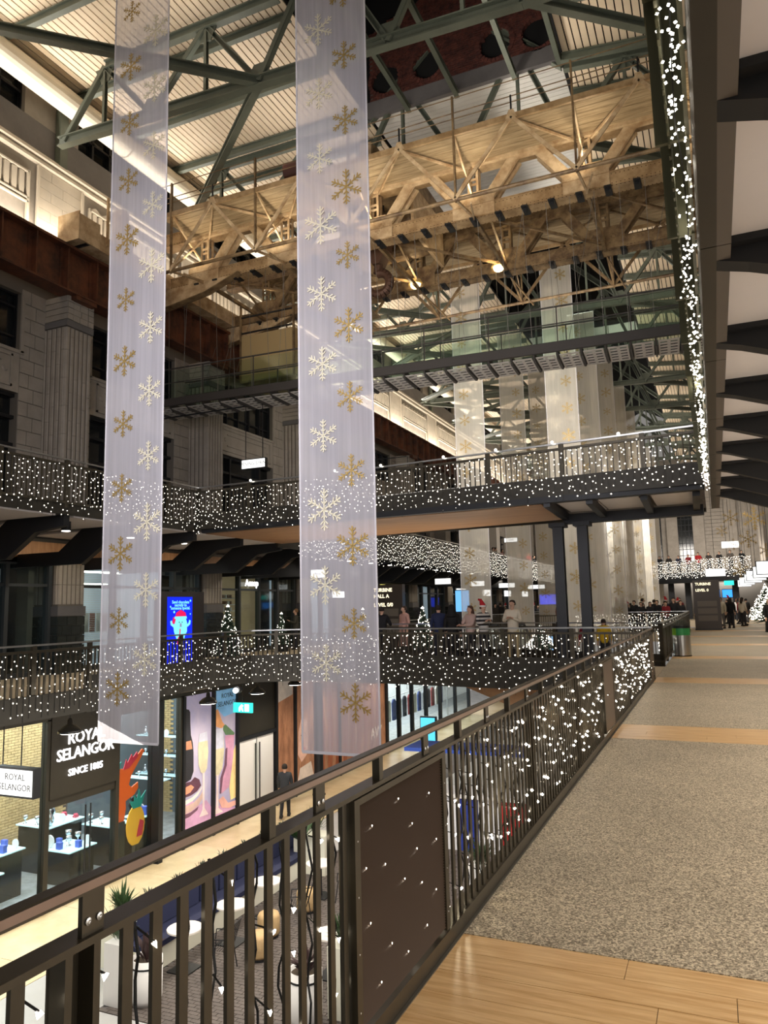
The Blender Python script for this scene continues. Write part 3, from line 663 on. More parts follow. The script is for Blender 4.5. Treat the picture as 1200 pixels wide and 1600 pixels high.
# ================================================================== RAILINGS AND LIGHTS
def along(path, d):
    for i in range(len(path)-1):
        a = Vector((*path[i], 0)); b = Vector((*path[i+1], 0)); L = (b-a).length
        if d <= L: return a+(b-a)*(d/L), (b-a).normalized()
        d -= L
    return b, (b-a).normalized()
def plen(path): return sum((Vector(path[i+1])-Vector(path[i])).length for i in range(len(path)-1))
def railing(path, z0, label, group=None, fine=True, post=1.7, off=0.0):
    a, _ = along(path, 0); t = root('balustrade', label, 'railing', (path[0][0], path[0][1], z0), group)
    for i in range(len(path)-1):
        p, q = path[i], path[i+1]
        part(MB().bar((*p, z0+1.09), (*q, z0+1.09), 0.05, 0.035), 'handrail', STEEL, t, 'thin brushed steel handrail')
        part(MB().bar((*p, z0+0.97), (*q, z0+0.97), 0.07, 0.05), 'top_rail', BRONZE, t)
        part(MB().bar((*p, z0+0.12), (*q, z0+0.12), 0.07, 0.05), 'bottom_rail', BRONZE, t)
    L = plen(path); d = 0.05
    pm = MB().box(-0.03, 0.03, -0.05, 0.05, 0, 1.08).mesh('post')
    while d < L:
        p, dr = along(path, d); put(pm, 'post', BRONZE, t, (p.x, p.y, z0), (0, 0, atan2(dr.y, dr.x)+pi/2)); d += post
    if fine:
        bl = MB(); d = 0.1
        while d < L:
            p, dr = along(path, d); bl.bar((p.x, p.y, z0+0.14), (p.x, p.y, z0+0.95), 0.022, 0.035); d += 0.125
        part(bl, 'balusters', BRONZE, t, None, 'stuff')
    return t
def curtain(path, z0, z1, per_m, r, label, group=None, mat=None, out=0.12, side=1, clump=0.0, rows=None, name='fairy_light_curtain'):
    L = plen(path); t = root(name, label, 'lights', (path[0][0], path[0][1], z0), group)
    mb = MB(); cd_ = MB(); d = 0.03; step = 0.13
    n_row = per_m*step
    while d < L:
        p, dr = along(path, d); nx, ny = dr.y*side*out, -dr.x*side*out
        zb = z0+random.uniform(-0.02, 0.28)
        cd_.box(p.x+nx-0.003, p.x+nx+0.003, p.y+ny-0.003, p.y+ny+0.003, zb, z1)
        n = int(n_row)+(1 if random.random() < n_row-int(n_row) else 0)
        for i in range(n):
            z = zb+(z1-zb)*((i+random.uniform(0.1, 0.9))/max(n, 1)); j = random.uniform(-0.05, 0.05)
            rr = r*random.uniform(0.55, 1.15)
            mb.octa((p.x+nx+dr.x*j, p.y+ny+dr.y*j, z), rr)
        d += step*random.uniform(0.8, 1.2)
    part(mb, 'light_bulbs', mat or BULBF, t, None, 'stuff'); part(cd_, 'light_cords', CORDM, t, None, 'stuff'); return t

# ---- the long balustrade beside the walkway
NB = root('walkway_balustrade', 'dark bronze balustrade with flat handrail running along the left of the gravel walkway', 'railing', (-1.33, 0, 0))
X0 = -1.335
part(MB().box(X0-0.06, X0+0.028, -1.5, 17.25, 0.0, 0.075), 'bottom_rail', BRONZE, NB)
part(MB().box(X0-0.025, X0+0.042, -1.5, 17.25, 0.938, 0.955), 'top_rail', BRONZE, NB)
part(MB().box(X0+0.006, X0+0.038, -1.5, 17.25, 1.046, 1.054), 'handrail_plate', BRONZE, NB)
hr = MB(); prof = [(0.004, 1.054), (0.040, 1.054), (0.045, 1.059), (0.045, 1.073), (0.040, 1.078), (0.005, 1.078), (0.001, 1.074), (0.001, 1.058)]
hr.prism([(X0+x, -1.5, z) for x, z in prof][::-1], (0, 18.72, 0)); part(hr, 'handrail', BRONZE, NB); part(MB().box(X0+0.0455, X0+0.0475, -1.5, 17.22, 1.056, 1.075), 'handrail_lit_side', BRONZE_LIT, NB, 'lit pinkish brown side face of the handrail')  # paler strip: light on the rail's side put into its colour
pp = MB().box(-0.006, 0.006, -0.032, 0.032, 0.955, 1.05).mesh('plate'); np_ = MB().box(-0.016, 0.016, -0.018, 0.018, 0.955, 1.05).mesh('stub')
bt = MB().lathe([(0.001, 0), (0.0085, 0), (0.0085, 0.0025), (0.004, 0.004), (0.001, 0.002)], n=12).mesh('bolt')
post = MB().box(-0.025, 0.025, -0.05, -0.03, 0.07, 0.94).box(-0.025, 0.025, 0.03, 0.05, 0.07, 0.94).box(-0.03, -0.02, -0.05, 0.05, 0.07, 0.94).mesh('post')
y = 1.33-1.04*2
while y < 17:
    o = put(pp, 'handrail_bracket', BRONZE, NB, (X0+0.024, y, 0)); ORG[o.name] = Vector((X0+0.024, y, 0))
    for dy in (-0.016, 0.016): put(bt, 'bolt', STEEL, o, (X0+0.031, y+dy, 0.985), (0, pi/2, 0), label='pale steel bolt')
    put(np_, 'handrail_stub', BRONZE, NB, (X0+0.022, y+0.72 if y < 2 else y+0.5, 0))
    y += 1.04
for y in (1.31, 5.6, 7.6, 12.4, 14.6): put(post, 'post', BRONZE, NB, (X0, y, 0))
bal = MB().box(-0.006, 0.006, -0.017, 0.017, 0.07, 0.94).mesh('baluster')
PAN = [(2.66, 3.60), (9.44, 10.30), (16.3, 17.15)]
y = -1.4
while y < 17.2:
    if not any(a-0.04 < y < b+0.04 for a, b in PAN) and abs(y-1.31) > 0.07: put(bal, 'baluster', BRONZE, NB, (X0+0.01, y, 0))
    y += 0.102
for a, b in PAN:
    o = part(MB().box(X0-0.03, X0+0.04, a-0.045, a, 0.1, 0.93).box(X0-0.03, X0+0.04, b, b+0.045, 0.1, 0.93).box(X0-0.03, X0+0.04, a, b, 0.905, 0.93), 'panel_frame', BRONZE, NB)
    if a < 5:
        sl = MB(); z = 0.115
        while z < 0.905: sl.prism([(X0+0.034, a, z), (X0+0.022, a, z+0.0095), (X0+0.018, a, z+0.0095), (X0+0.030, a, z)], (0, b-a, 0)); z += 0.0125
        part(sl, 'mesh_slats', M('brown_mesh', (82, 66, 54), 0.42, 0.4), NB, 'brown panel of fine horizontal slats', 'stuff')
        for z in (0.18, 0.38, 0.58, 0.78):
            for yy in (a-0.022, b+0.022): put(bt, 'screw', STEEL, NB, (X0+0.040, yy, z), (0, pi/2, 0), (0.4, 0.4, 0.6))
    else: part(MB().box(X0+0.02, X0+0.035, a, b, 0.1, 0.91), 'solid_panel', M('brown_sheet', (96, 82, 70), 0.45, 0.3), NB, 'plain brown sheet panel')
# strings of lights hanging behind it
LC = root('fairy_light_curtain', 'black cords with warm white star-like bulbs hanging behind the near walkway balustrade', 'lights', (-1.4, 0, 0.1))
bm = MB().octa((0, 0, 0), 0.007, 0.006).add([(0.009, 0, 0.003), (-0.009, 0, 0.003), (0, 0, -0.014), (0, 0.008, 0.003), (0, -0.008, 0.003)], [(0, 3, 2), (3, 1, 2), (1, 4, 2), (4, 0, 2)]).mesh('bulb')
cdm = MB(); stuff = MB(); y = 0.2; nb = 0
while y < 17.1:
    xx = X0-0.035-random.uniform(0, 0.04); a = random.uniform(0, 6)
    n = 14; pts = [(xx+0.012*sin(a+i*1.7), y+0.01*sin(a*2+i*1.1), 0.93-i*0.062) for i in range(n+1)]
    for i in range(n): cdm.bar(pts[i], pts[i+1], 0.006)
    step = 0.17 if y < 2.7 else (0.19 if y < 5 else 0.12)
    nbul = 3 if y < 2.7 else 5
    for i in range(nbul):
        z = 0.14+(0.78)*((i+random.random())/nbul); yy = y+random.uniform(-.04, .04); xb = X0+random.uniform(-0.03, 0.03)
        if 2.66 < yy < 3.6: xb = X0-0.03 
        if y < 6.5 and nb < 120:
            put(bm, 'light_bulb', BULB, LC, (xb, yy, z), (random.uniform(-.5, .5), random.uniform(-.5, .5), random.uniform(0, 6))); nb += 1
            cdm.bar((xb, yy, z+0.004), (xx, y, z+0.02), 0.004)
        else: stuff.octa((xb, yy, z), 0.009+min(0.006, y*0.0004))
    if y > 11:
        for i in range(2): stuff.octa((X0+random.uniform(-.02, .03), y+random.uniform(-.05, .05), random.uniform(0.14, 0.9)), 0.011)
    y += step
part(cdm, 'light_cords', CORDM, LC, None, 'stuff'); part(stuff, 'small_bulbs', BULB, LC, None, 'stuff')
# lit specks on the slatted panel: bulbs whose tips poke through the slats
for (yy, z) in ((2.78, .8), (2.9, .62), (3.05, .84), (3.1, .5), (3.2, .7), (2.75, .45), (2.95, .3), (3.3, .42), (3.42, .78), (3.5, .55), (3.35, .22), (3.12, .2), (2.84, .2), (3.48, .33), (2.72, .66), (3.25, .58)):
    put(bm, 'light_bulb', BULB, LC, (X0+0.034, yy, z), None, (0.25, 0.25, 0.45))

# ---- railing on the bridge and the left gallery
LR = [(-11.9, -1.5), (-11.9, 11.8)]
railing(LR, 0, 'balustrade on the left gallery, ending at the grey banner', None)
railing(FR[::-1], 0, 'balustrade along the near edge of the lower bridge, bending round its left corner')
railing(BK, 0, 'balustrade along the far edge of the lower bridge behind the visitors')
railing([(-1.33, 20.6), (-1.33, 42.6)], 0, 'balustrade beside the walkway beyond the steel litter bin')
railing([(-1.33, 43.0), (-11.85, 43.0)], 0, 'balustrade the crowd leans on beyond the second void')
railing([(-11.9, 24), (-11.9, 60)], 0, 'far balustrade of the left gallery past the lower bridge')
railing([(-13.02, -1.5), (-13.02, 16.8)], 4, 'balustrade of the upper left gallery, left of the upper bridge')
railing([(a, b) for a, b in UF[::-1]], 4, 'balustrade along the near edge of the upper bridge')
railing([(-0.2, 20.3), (-12.9, 21.3)], 4, 'balustrade along the far edge of the upper bridge')
railing([(-13.02, 21.4), (-13.02, 80)], 4, 'far balustrade of the upper left gallery', None)
curtain(LR, -0.30, 0.95, 52, 0.015, 'net of tiny white lights over the left gallery balustrade, left of the narrow banner')
curtain(FR[::-1], -0.45, 0.95, 54, 0.017, 'net of tiny white lights over the near side of the lower bridge', side=1, out=0.10)
curtain([(-1.30, 20.7), (-1.30, 42.5)], 0.1, 0.98, 60, 0.020, 'dense white lights on the walkway balustrade beyond the litter bin', side=-1)
curtain([(-1.4, 42.9), (-7.3, 42.9)], 0.0, 1.0, 60, 0.024, 'dense white lights below the crowd at the second void', side=-1)
curtain([(-13.0, -1.5), (-13.0, 16.8)], 3.75, 4.95, 62, 0.016, 'net of tiny white lights over the upper left gallery, left of the bridge corner')
curtain(UF[::-1], 3.78, 4.95, 60, 0.017, 'net of tiny white lights over the near side of the upper bridge', side=1, out=0.16)
curtain([(-12.98, 22), (-12.98, 70)], 3.35, 5.0, 62, 0.019, 'dense net of white lights on the far stretch of the upper left gallery')
curtain([(-5.2, 71.7), (2.8, 65.7)], 3.5, 5.1, 75, 0.032, 'dense white lights covering the far bridge above the crowd', side=1, out=0.1)
# clear bulbs on the posts of the upper bridge
for i, (x, y) in enumerate(((-11.2, 16.7), (-8.6, 16.6), (-7.3, 16.55), (-5.6, 16.35), (-4.3, 16.2), (-3.0, 16.05), (-1.6, 15.9))):
    thing(MB().ball((x, y-0.03, 5.12), 0.035, 8, 5), 'globe_light', BULBF, LR_[i]+' small bright globe light on the handrail of the upper bridge', 'light', 'globe lights on the upper bridge')
# ---- edge of the upper gallery overhead: balustrade seen from below with clusters of lights
OB = root('overhead_balustrade', 'olive metal balustrade of the gallery overhead, seen from below at the right', 'railing', (0.0, 5, 4.0))
OL = M('olive_metal', (92, 90, 66), 0.4, 0.4)
part(MB().box(-0.10, -0.02, -1, 15.9, 5.06, 5.10), 'handrail', OL, OB)
part(MB().box(0.03, 0.05, -1, 15.9, 4.07, 4.09), 'bottom_rail', OL, OB)
for i in range(14):
    y = 0.6+i*1.13
    part(MB().box(-0.12, 0.05, y, y+0.025, 4.06, 5.06), 'post', OL, OB)
    part(MB().box(-0.13, -0.07, y+0.05, y+1.08, 4.86, 5.02), 'sheet_panel', OL, OB)
    for yy in (y-0.1, y+0.14): part(MB().cyl((-0.11, yy, 4.95), (-0.13, yy, 4.95), 0.022, n=12), 'bolt', STEEL, OB)
bl = MB(); y = 0.3
while y < 15.8: bl.bar((-0.05, y, 4.03), (-0.05, y, 5.06), 0.012, 0.04); y += 0.115
part(bl, 'balusters', OL, OB, None, 'stuff')
OC = root('fairy_light_garland', 'thick garland of white fairy lights along the gallery edge overhead', 'lights', (-0.08, 5, 4.2))
star = MB().octa((0, 0, 0), 0.0078); cdm = MB(); sm = MB(); star = star.mesh('bulb')
y = 1.0; nb = 0
while y < 15.6:
    cx = 0.0+0.012*sin(y*3.1); dens = 0.45+0.55*(0.5+0.5*sin(y*2.6+0.7*sin(y*1.3)))
    for i in range(int((6.5 if y < 7 else 4.5)*dens)):
        p = (min(0.045, cx+random.gauss(0, 0.022)), y+random.uniform(-.05, .05), 3.95+random.gauss(0, 0.10))
        if y < 6.5 and nb < 280: put(star, 'light_bulb', BULB, OC, p, (random.random()*3, random.random()*3, 0)); nb += 1
        else: sm.octa(p, 0.006+y*0.0004)
    cdm.bar((cx, y, 3.97+0.08*sin(y*5)), (0.012*sin((y+.09)*3.1), y+0.09, 3.97+0.08*sin((y+.09)*5)), 0.006)
    y += 0.09
part(sm, 'small_bulbs', BULB, OC, None, 'stuff'); part(cdm, 'light_cord', CORDM, OC)
# ================================================================== TRAVELLING CRANE
CY1, CY2 = 19.7, 23.5
K = root('travelling_crane', 'huge ochre riveted travelling crane spanning the hall on the rail girders', 'crane', (-6.3, 21.5, 12.7))
XN = [-15.1, -11.92, -8.75, -5.58, -2.4, 0.78, 3.96]      # lower nodes (posts), 3.18 m bays
XP = [-13.5, -10.33, -7.16, -3.98, -0.8, 2.4]              # upper nodes
riv = MB().octa((0, 0, 0), 0.022).mesh('rivets')
def plate(pts, y, sgn, t=0.03, mat=CRANE, rows=True, nm='gusset_plate'):
    o = part(MB().prism([(x, y, z) for x, z in pts], (0, t*sgn, 0)), nm, mat, K); return o
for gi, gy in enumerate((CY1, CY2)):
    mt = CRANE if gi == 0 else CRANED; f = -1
    # chords: twin channels with flange plates, rivet lines
    for zc, h, nm in ((12.92, 0.36, 'bottom_chord'), (14.55, 0.42, 'top_chord')):
        m = MB(); m.box(-16.9, 4.6, gy-0.02, gy+0.0, zc-h/2, zc+h/2).box(-16.9, 4.6, gy+0.34, gy+0.36, zc-h/2, zc+h/2)
        m.box(-16.9, 4.6, gy-0.06, gy+0.42, zc-h/2-0.02, zc-h/2).box(-16.9, 4.6, gy-0.06, gy+0.42, zc+h/2, zc+h/2+0.02)
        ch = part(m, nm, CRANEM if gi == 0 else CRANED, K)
        r = MB(); x = -16.8
        while x < 1.2:
            for z in (zc-h/2+0.05, zc+h/2-0.05): r.octa((x, gy-0.025, z), 0.018)
            if nm == 'bottom_chord':
                for yy in (gy-0.03, gy+0.39): r.octa((x, yy, zc-h/2-0.025), 0.02)
            x += 0.11
        part(r, 'rivets', M('dark_rivet', (92, 66, 40), .6), ch, None, 'stuff')
    for i, x in enumerate(XN):
        # laced post of two channels
        m = MB()
        for dx in (-0.13, 0.13): m.bar((x+dx, gy+0.04, 13.1), (x+dx, gy+0.04, 14.36), 0.07, 0.05); m.bar((x+dx, gy+0.28, 13.1), (x+dx, gy+0.28, 14.36), 0.07, 0.05)
        for z in (13.35, 13.75, 13.9, 14.2): m.box(x-0.13, x+0.13, gy+0.03, gy+0.05, z, z+0.07)
        part(m, 'laced_post', mt, K)
        # big gusset at the foot of the diagonals
        pts = [(x-0.62, 12.76), (x+0.62, 12.76), (x+0.62, 13.26), (x+0.42, 13.5), (x-0.42, 13.5), (x-0.62, 13.26)]
        o = plate(pts, gy-0.03, -1, 0.02, mt)
        r = MB()
        for s in (-1, 1):
            for a in range(7):
                for b in (-0.05, 0.05): r.octa((x+s*(0.12+a*0.06)+b*0.7, gy-0.055, 12.98+a*0.07-b*0.7*s), 0.024)
        part(r, 'rivets', mt, o, None, 'stuff')
    for i, x in enumerate(XP):
        pts = [(x-0.50, 14.28), (x-0.50, 14.62), (x+0.50, 14.62), (x+0.50, 14.28), (x+0.34, 14.16), (x-0.34, 14.16)]
        o = plate(pts, gy-0.03, -1, 0.02, mt)
        r = MB()
        for s in (-1, 1):
            for a in range(4):
                for b in (0, 0.09): r.octa((x+s*(0.22+a*0.06), gy-0.055, 14.55-b-a*0.06), 0.017)
        part(r, 'rivets', mt, o, None, 'stuff')
        for xa in (XN[i], XN[i+1]):
            s = 1 if xa > x else -1
            for yy in (gy+0.0, gy+0.30):
                part(MB().channel((x+s*0.34, yy, 14.3), (xa-s*0.42, yy, 13.2), 0.28, 0.10, 0.02, (0, 1, 0)), 'diagonal_brace', mt, K)
    # hanger clips and cables for the catwalk
# timber walkways on outriggers, one either side
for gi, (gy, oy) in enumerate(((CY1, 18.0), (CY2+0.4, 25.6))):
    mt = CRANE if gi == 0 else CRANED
    lo, hi = min(gy, oy), max(gy, oy)
    n = 7; wv = (hi-lo)/n
    for i in range(n): part(MB().box(-15.6, 4.4, lo+i*wv, lo+(i+1)*wv-0.015, 14.38, 14.43), 'walkway_plank', WOODW, K)
    part(MB().box(-15.7, 4.4, oy-0.03, oy+0.03, 14.26, 14.42), 'walkway_edge_angle', CRANEM, K)
    part(MB().box(-15.7, 4.4, gy-0.12, gy+0.0, 14.28, 14.38), 'walkway_ledger', mt, K)
    part(MB().cyl((-15.3, oy, 12.42), (4.4, oy, 12.42), 0.055, n=8), 'outrigger_tube', CRANED, K)
    for x in XN:
        part(MB().bar((x, oy, 12.35), (x, oy, 15.4), 0.05, 0.08), 'outrigger_post', CRANED, K)
        part(MB().bar((x, oy, 12.42), (x, gy-0.05*(1 if oy < gy else -1), 12.75), 0.06, 0.06), 'outrigger_foot_bar', mt, K)
        part(MB().bar((x, oy, 14.35), (x, gy, 13.3), 0.05, 0.07), 'knee_brace', mt, K)
        part(MB().bar((x, gy, 14.3), (x, oy, 12.45), 0.04, 0.06), 'knee_brace', mt, K)
        part(MB().bar((x-0.0, gy, 12.7), (x+0.35, oy+0.2, 12.35), 0.04, 0.06), 'outrigger_foot_bar', mt, K)
    for i, x in enumerate(XP):
        for xa in (XN[i], XN[i+1]): part(MB().bar((x, oy-0.04, 14.32), (xa, oy-0.04, 12.42), 0.05, 0.10), 'outrigger_diagonal', mt, K)
        part(MB().bar((x, oy, 14.28), (x-1.4, gy, 14.25), 0.05, 0.06), 'walkway_bearer', mt, K)
        part(MB().bar((x, oy, 14.28), (x+1.4, gy, 14.25), 0.05, 0.06), 'walkway_bearer', mt, K)
        part(MB().prism([(x-0.16, oy-0.04, 14.28), (x+0.16, oy-0.04, 14.28), (x+0.06, oy-0.04, 14.52), (x-0.06, oy-0.04, 14.52)], (0, 0.03, 0)), 'node_plate', mt, K)
    for z in (14.75, 14.92, 15.36): part(MB().cyl((-15.7, oy, z), (4.4, oy, z), 0.014, n=6), 'guard_wire', CRANED, K)
    for x in XP: part(MB().bar((x, oy, 14.5), (x, oy, 14.95), 0.04, 0.04), 'guard_post', BLACK, K)
# end carriage on the rail
m = MB().box(-17.35, -16.5, 16.0, 27.0, 12.72, 13.25)
part(m, 'end_carriage', CRANE, K)
for y0, y1 in ((15.5, 16.35), (26.6, 27.4)):
    o = part(MB().box(-17.2, -16.45, y0, y1, 12.7, 13.5).box(-17.25, -16.4, y0-0.03, y0, 12.66, 13.54), 'wheel_housing', CRANE, K)
    part(MB().cyl((-17.1, (y0+y1)/2, 12.9), (-16.5, (y0+y1)/2, 12.9), 0.22, n=16), 'rail_wheel', BLACK, o)
part(MB().box(-16.6, -16.2, 17.0, 17.3, 12.6, 14.3).box(-16.6, -16.1, 17.35, 17.42, 12.55, 13.9), 'carriage_bracket', CRANE, K)
part(MB().bar((-16.4, 16.6, 12.9), (-16.4, 16.6, 14.5), 0.06), 'carriage_post', CRANE, K)
for yy in (19.62, 23.5):
    part(MB().prism([(-16.9, yy, 12.74), (-13.6, yy, 12.74), (-14.9, yy, 12.3), (-16.9, yy, 12.0)], (0, 0.04, 0)), 'end_bracket_plate', CRANE, K)
    part(MB().bar((-16.9, yy+0.02, 12.0), (-14.9, yy+0.02, 12.3), 0.3, 0.03).bar((-14.9, yy+0.02, 12.3), (-13.6, yy+0.02, 12.74), 0.3, 0.03), 'end_bracket_flange', CRANED, K)
# cross ties between the two girders
for i, x in enumerate(XN[:-1]):
    part(MB().bar((x, CY1+0.3, 12.95), (x+3.18, CY2, 12.95), 0.07), 'cross_tie', CRANED, K)
    part(MB().bar((x, CY1+0.3, 14.2), (x, CY2, 12.95), 0.07, 0.05), 'cross_tie', CRANED, K)
    part(MB().bar((x, CY1+0.3, 12.75), (x, CY2, 12.75), 0.09, 0.12), 'cross_beam', CRANED, K)
# crab with drum, sheave and hook block
part(MB().box(-10.4, -7.7, 20.2, 23.6, 14.82, 15.3), 'crab_frame', CRANED, K)
part(MB().cyl((-10.2, 21.0, 13.9), (-7.9, 21.0, 13.9), 0.42, n=20), 'rope_drum', CRANED, K)
part(MB().cyl((-9.9, 22.6, 13.8), (-8.0, 22.6, 13.8), 0.34, n=20), 'rope_drum', CRANED, K)
for x in (-10.3, -7.8): part(MB().box(x, x+.1, 20.4, 23.2, 13.2, 14.8), 'crab_side_plate', CRANE, K)
part(MB().box(-10.0, -8.2, 20.1, 20.2, 15.3, 15.6), 'crab_rail', CRANED, K)
o = part(MB().box(-9.45, -9.05, 20.3, 20.45, 15.3, 16.5).box(-9.45, -9.05, 20.85, 21.0, 15.3, 16.5), 'sheave_block', CRANE, K)
part(MB().cyl((-9.25, 20.45, 16.1), (-9.25, 20.85, 16.1), 0.42, n=20), 'sheave', CRANED, o)
part(MB().cyl((-9.0, 21.2, 16.0), (-8.3, 21.2, 16.0), 0.3, n=16), 'motor', BLACK, K)
part(MB().cyl((-11.9, 19.9, 15.9), (-11.3, 19.9, 15.9), 0.35, n=18).bar((-11.6, 19.9, 14.8), (-11.6, 19.9, 15.6), 0.12), 'dark_red_motor', M('dark_red_paint', (70, 34, 30), 0.5), K, 'dark red round motor casing above the walkway')
HK = M('rusty_hook_steel', (84, 58, 44), 0.6, 0.4)
hb = root('crane_hook', 'large rusty brown crane hook hanging beside the wide banner', 'hook', (-9.3, 21.3, 11.9), None)
part(MB().prism([(-9.75, 21.05, 14.0), (-8.85, 21.05, 14.0), (-8.95, 21.05, 13.2), (-9.2, 21.05, 12.75), (-9.45, 21.05, 12.75), (-9.65, 21.05, 13.2)], (0, 0.5, 0)), 'hook_block', HK, hb)
hk = MB(); pts = []
for i in range(17):
    a = radians(100-i*18); r = 0.36; pts.append((-9.3+r*cos(a), 21.3, 12.15+r*sin(a)))
pts = [(-9.3, 21.3, 12.8)]+pts
for i in range(len(pts)-1): hk.cyl(pts[i], pts[i+1], 0.15 if i < 12 else 0.15-0.02*(i-11), n=10)
part(hk, 'hook', HK, hb)
part(MB().cyl((-9.3, 21.3, 13.9), (-9.3, 21.3, 14.85), 0.03, n=6).cyl((-9.1, 21.3, 13.9), (-9.1, 21.3, 14.85), 0.03, n=6), 'rope', CORDM, hb)
# bell lamps under the far girder
for i, (x, y, z, lb) in enumerate(((-8.85, 23.45, 13.0, 'lit bell lamp on the far crane girder, the lower left one of two'), (-5.85, 23.45, 13.0, 'lit bell lamp on the far crane girder, the right one of two'))):
    t = root('bell_lamp', lb, 'lamp', (x, y, z-0.2))
    part(MB().cyl((x, y, z+0.12), (x, y, z+0.35), 0.07, n=10), 'lamp_cap', BLACK, t)
    part(MB().lathe([(0.08, 0.13), (0.2, 0.06), (0.27, -0.1)], (x, y, z), 16), 'lamp_shade', M('ochre_lamp_shade', (200, 170, 110), 0.5), t)
    part(MB().ball((x, y-0.02, z-0.08), 0.2, 12, 8), 'lamp_globe', glow('lamp_amber', (255, 226, 160), 6), t)
    spot('bell_lamp_light', (x, y-0.5, z-0.3), (x, y-1.2, z+2), 60, (1.0, 0.78, 0.45), 170, 0.8)
# yellow crane cab frame under the left end
cbt = root('crane_cab', 'ochre sheet-metal crane cab hanging under the left end of the crane', 'cab', (-13.6, 21.8, 9.9))
part(MB().box(-15.2, -13.0, 22.0, 22.05, 9.9, 11.6), 'cab_front_sheet', M('ochre_sheet', (176, 150, 104), 0.6), cbt)
part(MB().box(-13.0, -12.95, 22.0, 24.2, 9.9, 11.6), 'cab_side_sheet', MC['ochre_sheet'], cbt)
part(MB().box(-15.2, -12.95, 22.0, 24.2, 9.84, 9.9), 'cab_floor', WOODW, cbt)
for x, y in ((-15.2, 22.0), (-12.97, 22.0), (-15.2, 24.2), (-12.97, 24.2)): part(MB().bar((x, y, 9.85), (x, y, 12.8), 0.07), 'cab_post', CRANED, cbt)
for z in (11.7, 12.3): part(MB().bar((-15.2, 22.0, z), (-12.97, 22.0, z), 0.05), 'cab_rail', BLACK, cbt)
part(MB().box(-11.9, -10.2, 21.9, 23.4, 11.9, 11.96), 'underslung_deck', WOODW, cbt)

# ================================================================== SUSPENDED CATWALK
CW = root('suspended_catwalk', 'dark glass-sided catwalk hanging on cables below the crane', 'catwalk', (-8.5, 20.6, 8.6))
DG = M('dark_grey_steel', (66, 62, 60), 0.5, 0.3)
def cy(x): return 20.66+(x+0.2)*0.047
part(MB().bar((-17.2, cy(-17.2), 8.80), (0.6, cy(0.6), 8.80), 0.10, 0.26), 'side_beam', DG, CW)
part(MB().bar((-17.2, cy(-17.2)+1.5, 8.80), (0.6, cy(0.6)+1.5, 8.80), 0.10, 0.26), 'side_beam', DG, CW)
tread = MB()
for i in range(4): # perforated tread: a frame with rows of slots left open
    for j in range(3): tread.box(-0.25+j*0.19, -0.25+j*0.19+0.055, 0.12, 1.38, -0.01, 0.01)
tread = MB(); tread.box(-0.27, -0.22, 0.08, 1.42, -.008, .008).box(0.22, 0.27, 0.08, 1.42, -.008, .008).box(-0.04, 0.04, 0.08, 1.42, -.008, .008)
for j in range(6): tread.box(-0.22, 0.22, 0.08+j*0.244, 0.08+j*0.244+0.12, -.008, .008)
tread = tread.mesh('tread_plate'); rib = MB().prism([(-0.03, 0, 0.08), (-0.03, 0, -0.02), (-0.03, 0.25, -0.20), (-0.03, 1.25, -0.20), (-0.03, 1.5, -0.02), (-0.03, 1.5, 0.08)], (0.06, 0, 0)).mesh('rib')
TP = M('pale_perforated_plate', (196, 190, 184), 0.5, 0.1)
cb = MB()
for i in range(28):
    x = 0.35-i*0.655
    put(rib, 'rib', DG, CW, (x, cy(x), 8.72), (0, 0, 0.045)); put(tread, 'tread_plate', TP, CW, (x-0.33, cy(x-.33), 8.60), (0, 0, 0.045))
    cb.bar((x, cy(x), 8.9), (x+0.05, CY1+0.05, 12.72), 0.010); cb.bar((x, cy(x)+1.5, 8.9), (x-0.4, CY2-0.1, 12.72), 0.010)
    if i % 3 == 0: cb.bar((x, cy(x)+1.5, 8.9), (x+1.3, CY1+0.3, 12.72), 0.010)
part(cb, 'cables', M('grey_cable', (120, 116, 110), .5, .4), CW, 'thin steel cables up to the crane', 'stuff')
clip = MB().box(-0.09, 0.09, -0.10, 0.42, -0.05, 0.0).box(-0.05, 0.05, 0.0, 0.1, -0.12, -0.05).mesh('clip')
for gy in (CY1, CY2):
    for i in range(22): put(clip, 'hanger_clip', BLACK, CW, (0.4-i*0.75, gy-0.02, 12.72))
for dy, nm in ((0, 'front'), (1.5, 'back')):
    part(MB().bar((-17.2, cy(-17.2)+dy, 9.98), (0.6, cy(0.6)+dy, 9.98), 0.05, 0.035), 'handrail', DG, CW)
    part(MB().bar((-17.2, cy(-17.2)+dy, 9.48), (0.6, cy(0.6)+dy, 9.48), 0.03, 0.03), 'mid_rail', DG, CW)
    for i in range(9):
        x = 0.4-i*1.965; x1 = x-1.93
        part(MB().bar((x, cy(x)+dy, 9.42), (x1, cy(x1)+dy, 9.42), 0.015, 0.98), 'glass_panel', GLASSG, CW)
        part(MB().bar((x, cy(x)+dy, 8.9), (x, cy(x)+dy, 9.98), 0.03), 'baluster_post', DG, CW)

